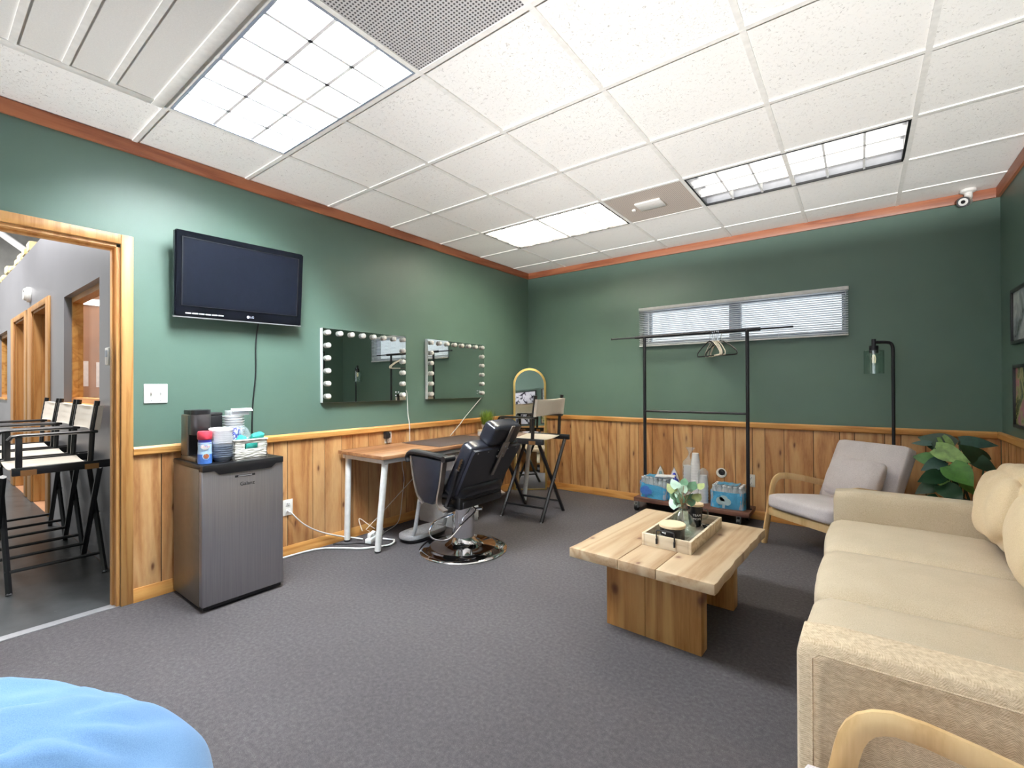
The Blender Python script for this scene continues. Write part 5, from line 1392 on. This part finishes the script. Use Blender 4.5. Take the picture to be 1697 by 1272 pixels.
# ------------------------------------------------------------------ pictures on the right wall
def picture(y0, y1, z0, z1, mat, label, mat_w=0):
    oo = (W, (y0+y1)/2, (z0+z1)/2)
    t = thing('framed_picture', label, 'picture', oo, 0, 'framed photographs on the right wall')
    b = MB(oo); e, D = .02, .024
    b.mm((W-D, y0, z0), (W-.001, y0+e, z1), .002); b.mm((W-D, y1-e, z0), (W-.001, y1, z1), .002); b.mm((W-D, y0+e, z0), (W-.001, y1-e, z0+e), .002); b.mm((W-D, y0+e, z1-e), (W-.001, y1-e, z1), .002); b.build('frame', 'black', t)
    if mat_w:
        b = MB(oo); b.mm((W-.012, y0+e, z0+e), (W-.001, y1-e, z1-e)); b.build('mount', 'paper', t)
    b = MB(oo); b.mm((W-.0135 if mat_w else W-.012, y0+e+mat_w, z0+e+mat_w), (W-.011 if mat_w else W-.001, y1-e-mat_w, z1-e-mat_w)); b.build('photograph', mat, t)
picture(-.93, -.372, 1.503, 1.86, 'photogrey', 'grey photograph in a black frame, upper one next to the corner on the right wall', 0)
picture(-.80, -.414, .963, 1.368, 'photogarden', 'garden photograph in a black frame, lower one next to the corner on the right wall')
picture(-4.62, -3.76, 1.30, 1.74, 'photo', 'black and white photograph of dark shapes seen in the arched mirror')
picture(-3.58, -3.1, 1.28, 1.76, 'photogrey', 'grey framed photograph beside the black and white one, seen in the arched mirror')
picture(-4.50, -3.86, .93, 1.25, 'photo', 'lower black and white photograph seen at the bottom of the arched mirror')
picture(-3.62, -3.2, .94, 1.24, 'photogarden', 'lower garden photograph seen at the right edge of the arched mirror')

# ------------------------------------------------------------------ bean bag in the lower left
o = (2.0, -4.84, 0)
t = thing('bean_bag', 'pale blue bean bag with a crumpled cloth cover near the doorway', 'bean bag', o)
b = MB(); q = bmesh.new(); bmesh.ops.create_icosphere(q, subdivisions=6, radius=1)
for v in q.verts:
    p = v.co.copy(); r = 1.0
    z = p.z*.285+.285; rad = .525*(1-.10*max(0, p.z)**2)
    co = Vector((p.x*rad, p.y*rad, z))
    top = max(0, p.z)
    q3 = Vector((p.x*2.3+3.1, p.y*2.3+1.7, .4)); w = noise.noise(q3)*.5+abs(noise.noise(q3*1.9+Vector((5, 2, 0))))
    fold = math.sin(9*math.atan2(p.y, p.x)+4*noise.noise(p*2))*.006*(1-abs(p.z))
    co += p.normalized()*fold; co.z += .085*w*top**.8*min(1, (1-abs(p.y))*2.2)
    if co.z < .002: co.z = .002
    v.co = co
b._merge(q); b.build('cover', 'blue', t, 80)
b = MB(); N = 48; R = []
for k in range(7):
    f_ = k/6; row = []
    for i in range(N):
        a = 2*PI*i/N; rr_ = .03+.25*f_*(1+.12*math.sin(3*a+1))
        z = .575+.03*(1-f_)+.05*abs(noise.noise(Vector((math.cos(a)*2.6, math.sin(a)*2.6, f_*2.5))))*f_-.055*f_*f_+.012*math.sin(6*a)*f_
        row.append(b.bm.verts.new((-.02+rr_*math.cos(a), -.08+rr_*math.sin(a), z)))
    R.append(row)
for a_, c2 in zip(R, R[1:]):
    for i in range(N): j = (i+1) % N; b._f([a_[i], a_[j], c2[j], c2[i]])
b._f(R[0]); b.build('gathered_top', 'blue', t, 80)

# ------------------------------------------------------------------ light and camera
def area(name, loc, rot, sx, sy, power, col=(1, 1, 1)):
    l = bpy.data.lights.new(name, 'AREA'); l.shape = 'RECTANGLE'; l.size = sx; l.size_y = sy; l.energy = power; l.color = col
    o = bpy.data.objects.new(name, l); C.objects.link(o); o.location = loc; o.rotation_euler = rot; return o
# area lamp added as fill, set in the invented window behind the camera
area('added_window_fill', ((fx0+fx1)/2, YF-.05, (fz0+fz1)/2), (PI/2, 0, 0), fx1-fx0-.1, fz1-fz0-.1, WINDOW_FILL, (.93, .97, 1))
# two invented spots far behind the camera, added to brighten the ceiling
for k, (x, pw) in enumerate(((.75, .62), (3.45, 1.38))):
    o = (x, -8.6, 0)
    t = thing('added_bounce_light', 'added unseen floor light behind the camera brightening the ceiling, ' + ('doorway side' if k == 0 else 'sofa side'), 'light', o, 0, 'added ceiling fill lights')
    el = math.radians(14.5); dv = Vector((0, math.cos(el), math.sin(el))); p0 = Vector((0, 0, .30)); lp = p0+dv*.07
    b = MB(); b.mm((-.16, -.16, 0), (.16, .16, .02), .004); b.tube([(-.1, 0, .02), (-.1, 0, .3)], .012); b.tube([(.1, 0, .02), (.1, 0, .3)], .012); b.build('stand', 'blackmetal', t)
    b = MB(); b.cyl(p0-dv*.12, p0-dv*.02, .07, .08, 24); b.build('lamp_head', 'blackmetal', t)
    zt = lp.z+.45*math.tan(math.radians(BARN)); b = MB(); b.mm((-.42, lp.y+.45, .02), (.42, lp.y+.454, zt)); b.mm((-.42, lp.y+.4, 0), (-.38, lp.y+.5, .02)); b.mm((.38, lp.y+.4, 0), (.42, lp.y+.5, .02)); b.build('added_flag', 'blackmetal', t)  # unseen plate added to keep the spot off the back wall
    l = bpy.data.lights.new('added_bounce_lamp', 'SPOT'); l.energy = UPFILL*pw; l.shadow_soft_size = .012; l.color = (1, .99, .98); l.spot_size = math.radians(50); l.spot_blend = 1.0
    lo_ = bpy.data.objects.new('added_bounce_lamp', l); C.objects.link(lo_); lo_.location = Vector(o)+lp; lo_.rotation_euler = dv.to_track_quat('-Z', 'Y').to_euler()
# high bay lamps of the hall
area('hall_bay_lamp', (-1.9, -4.25, 3.35), (math.radians(8), 0, 0), 3.0, .2, 62, (1, .99, .97))
area('hall_bay_lamp_b', (-5.5, -5.2, 4.0), (0, 0, 0), 3.0, .4, 160, (1, .99, .97))
w = bpy.data.worlds.new('world'); bpy.context.scene.world = w; w.use_nodes = True
w.node_tree.nodes['Background'].inputs[0].default_value = (.75, .85, 1, 1); w.node_tree.nodes['Background'].inputs[1].default_value = .6

f, th, pitch, roll, xc, yc, h = 761.96, .6483, .0051, -.0038, 3.363, -4.7865, 1.241
r = Vector((math.cos(th), math.sin(th), 0)); fw = Vector((-math.sin(th), math.cos(th), 0)); u = Vector((0, 0, 1))
fw2 = fw*math.cos(pitch)+u*math.sin(pitch); u2 = u*math.cos(pitch)-fw*math.sin(pitch)
r2_ = r*math.cos(roll)+u2*math.sin(roll); u3 = u2*math.cos(roll)-r*math.sin(roll)
cd = bpy.data.cameras.new('camera'); cd.sensor_fit = 'HORIZONTAL'; cd.sensor_width = 36; cd.lens = f/1697*36; cd.clip_start = .05; cd.clip_end = 100
co = bpy.data.objects.new('camera', cd); C.objects.link(co)
mw = Matrix.Identity(4)
for i in range(3): mw[i][0], mw[i][1], mw[i][2], mw[i][3] = r2_[i], u3[i], -fw2[i], (xc, yc, h)[i]
co.matrix_world = mw
sc_ = bpy.context.scene; sc_.camera = co
sc_.view_settings.view_transform = 'Standard'; sc_.view_settings.look = 'None'; sc_.view_settings.gamma = 1; sc_.view_settings.use_curve_mapping = False
sc_.view_settings.exposure = EXPO
sc_.cycles.use_denoising = True
sc_.cycles.max_bounces = 10; sc_.cycles.diffuse_bounces = 6; sc_.cycles.transparent_max_bounces = 24; sc_.cycles.caustics_reflective = False; sc_.cycles.caustics_refractive = False
sc_.cycles.sample_clamp_indirect = 8
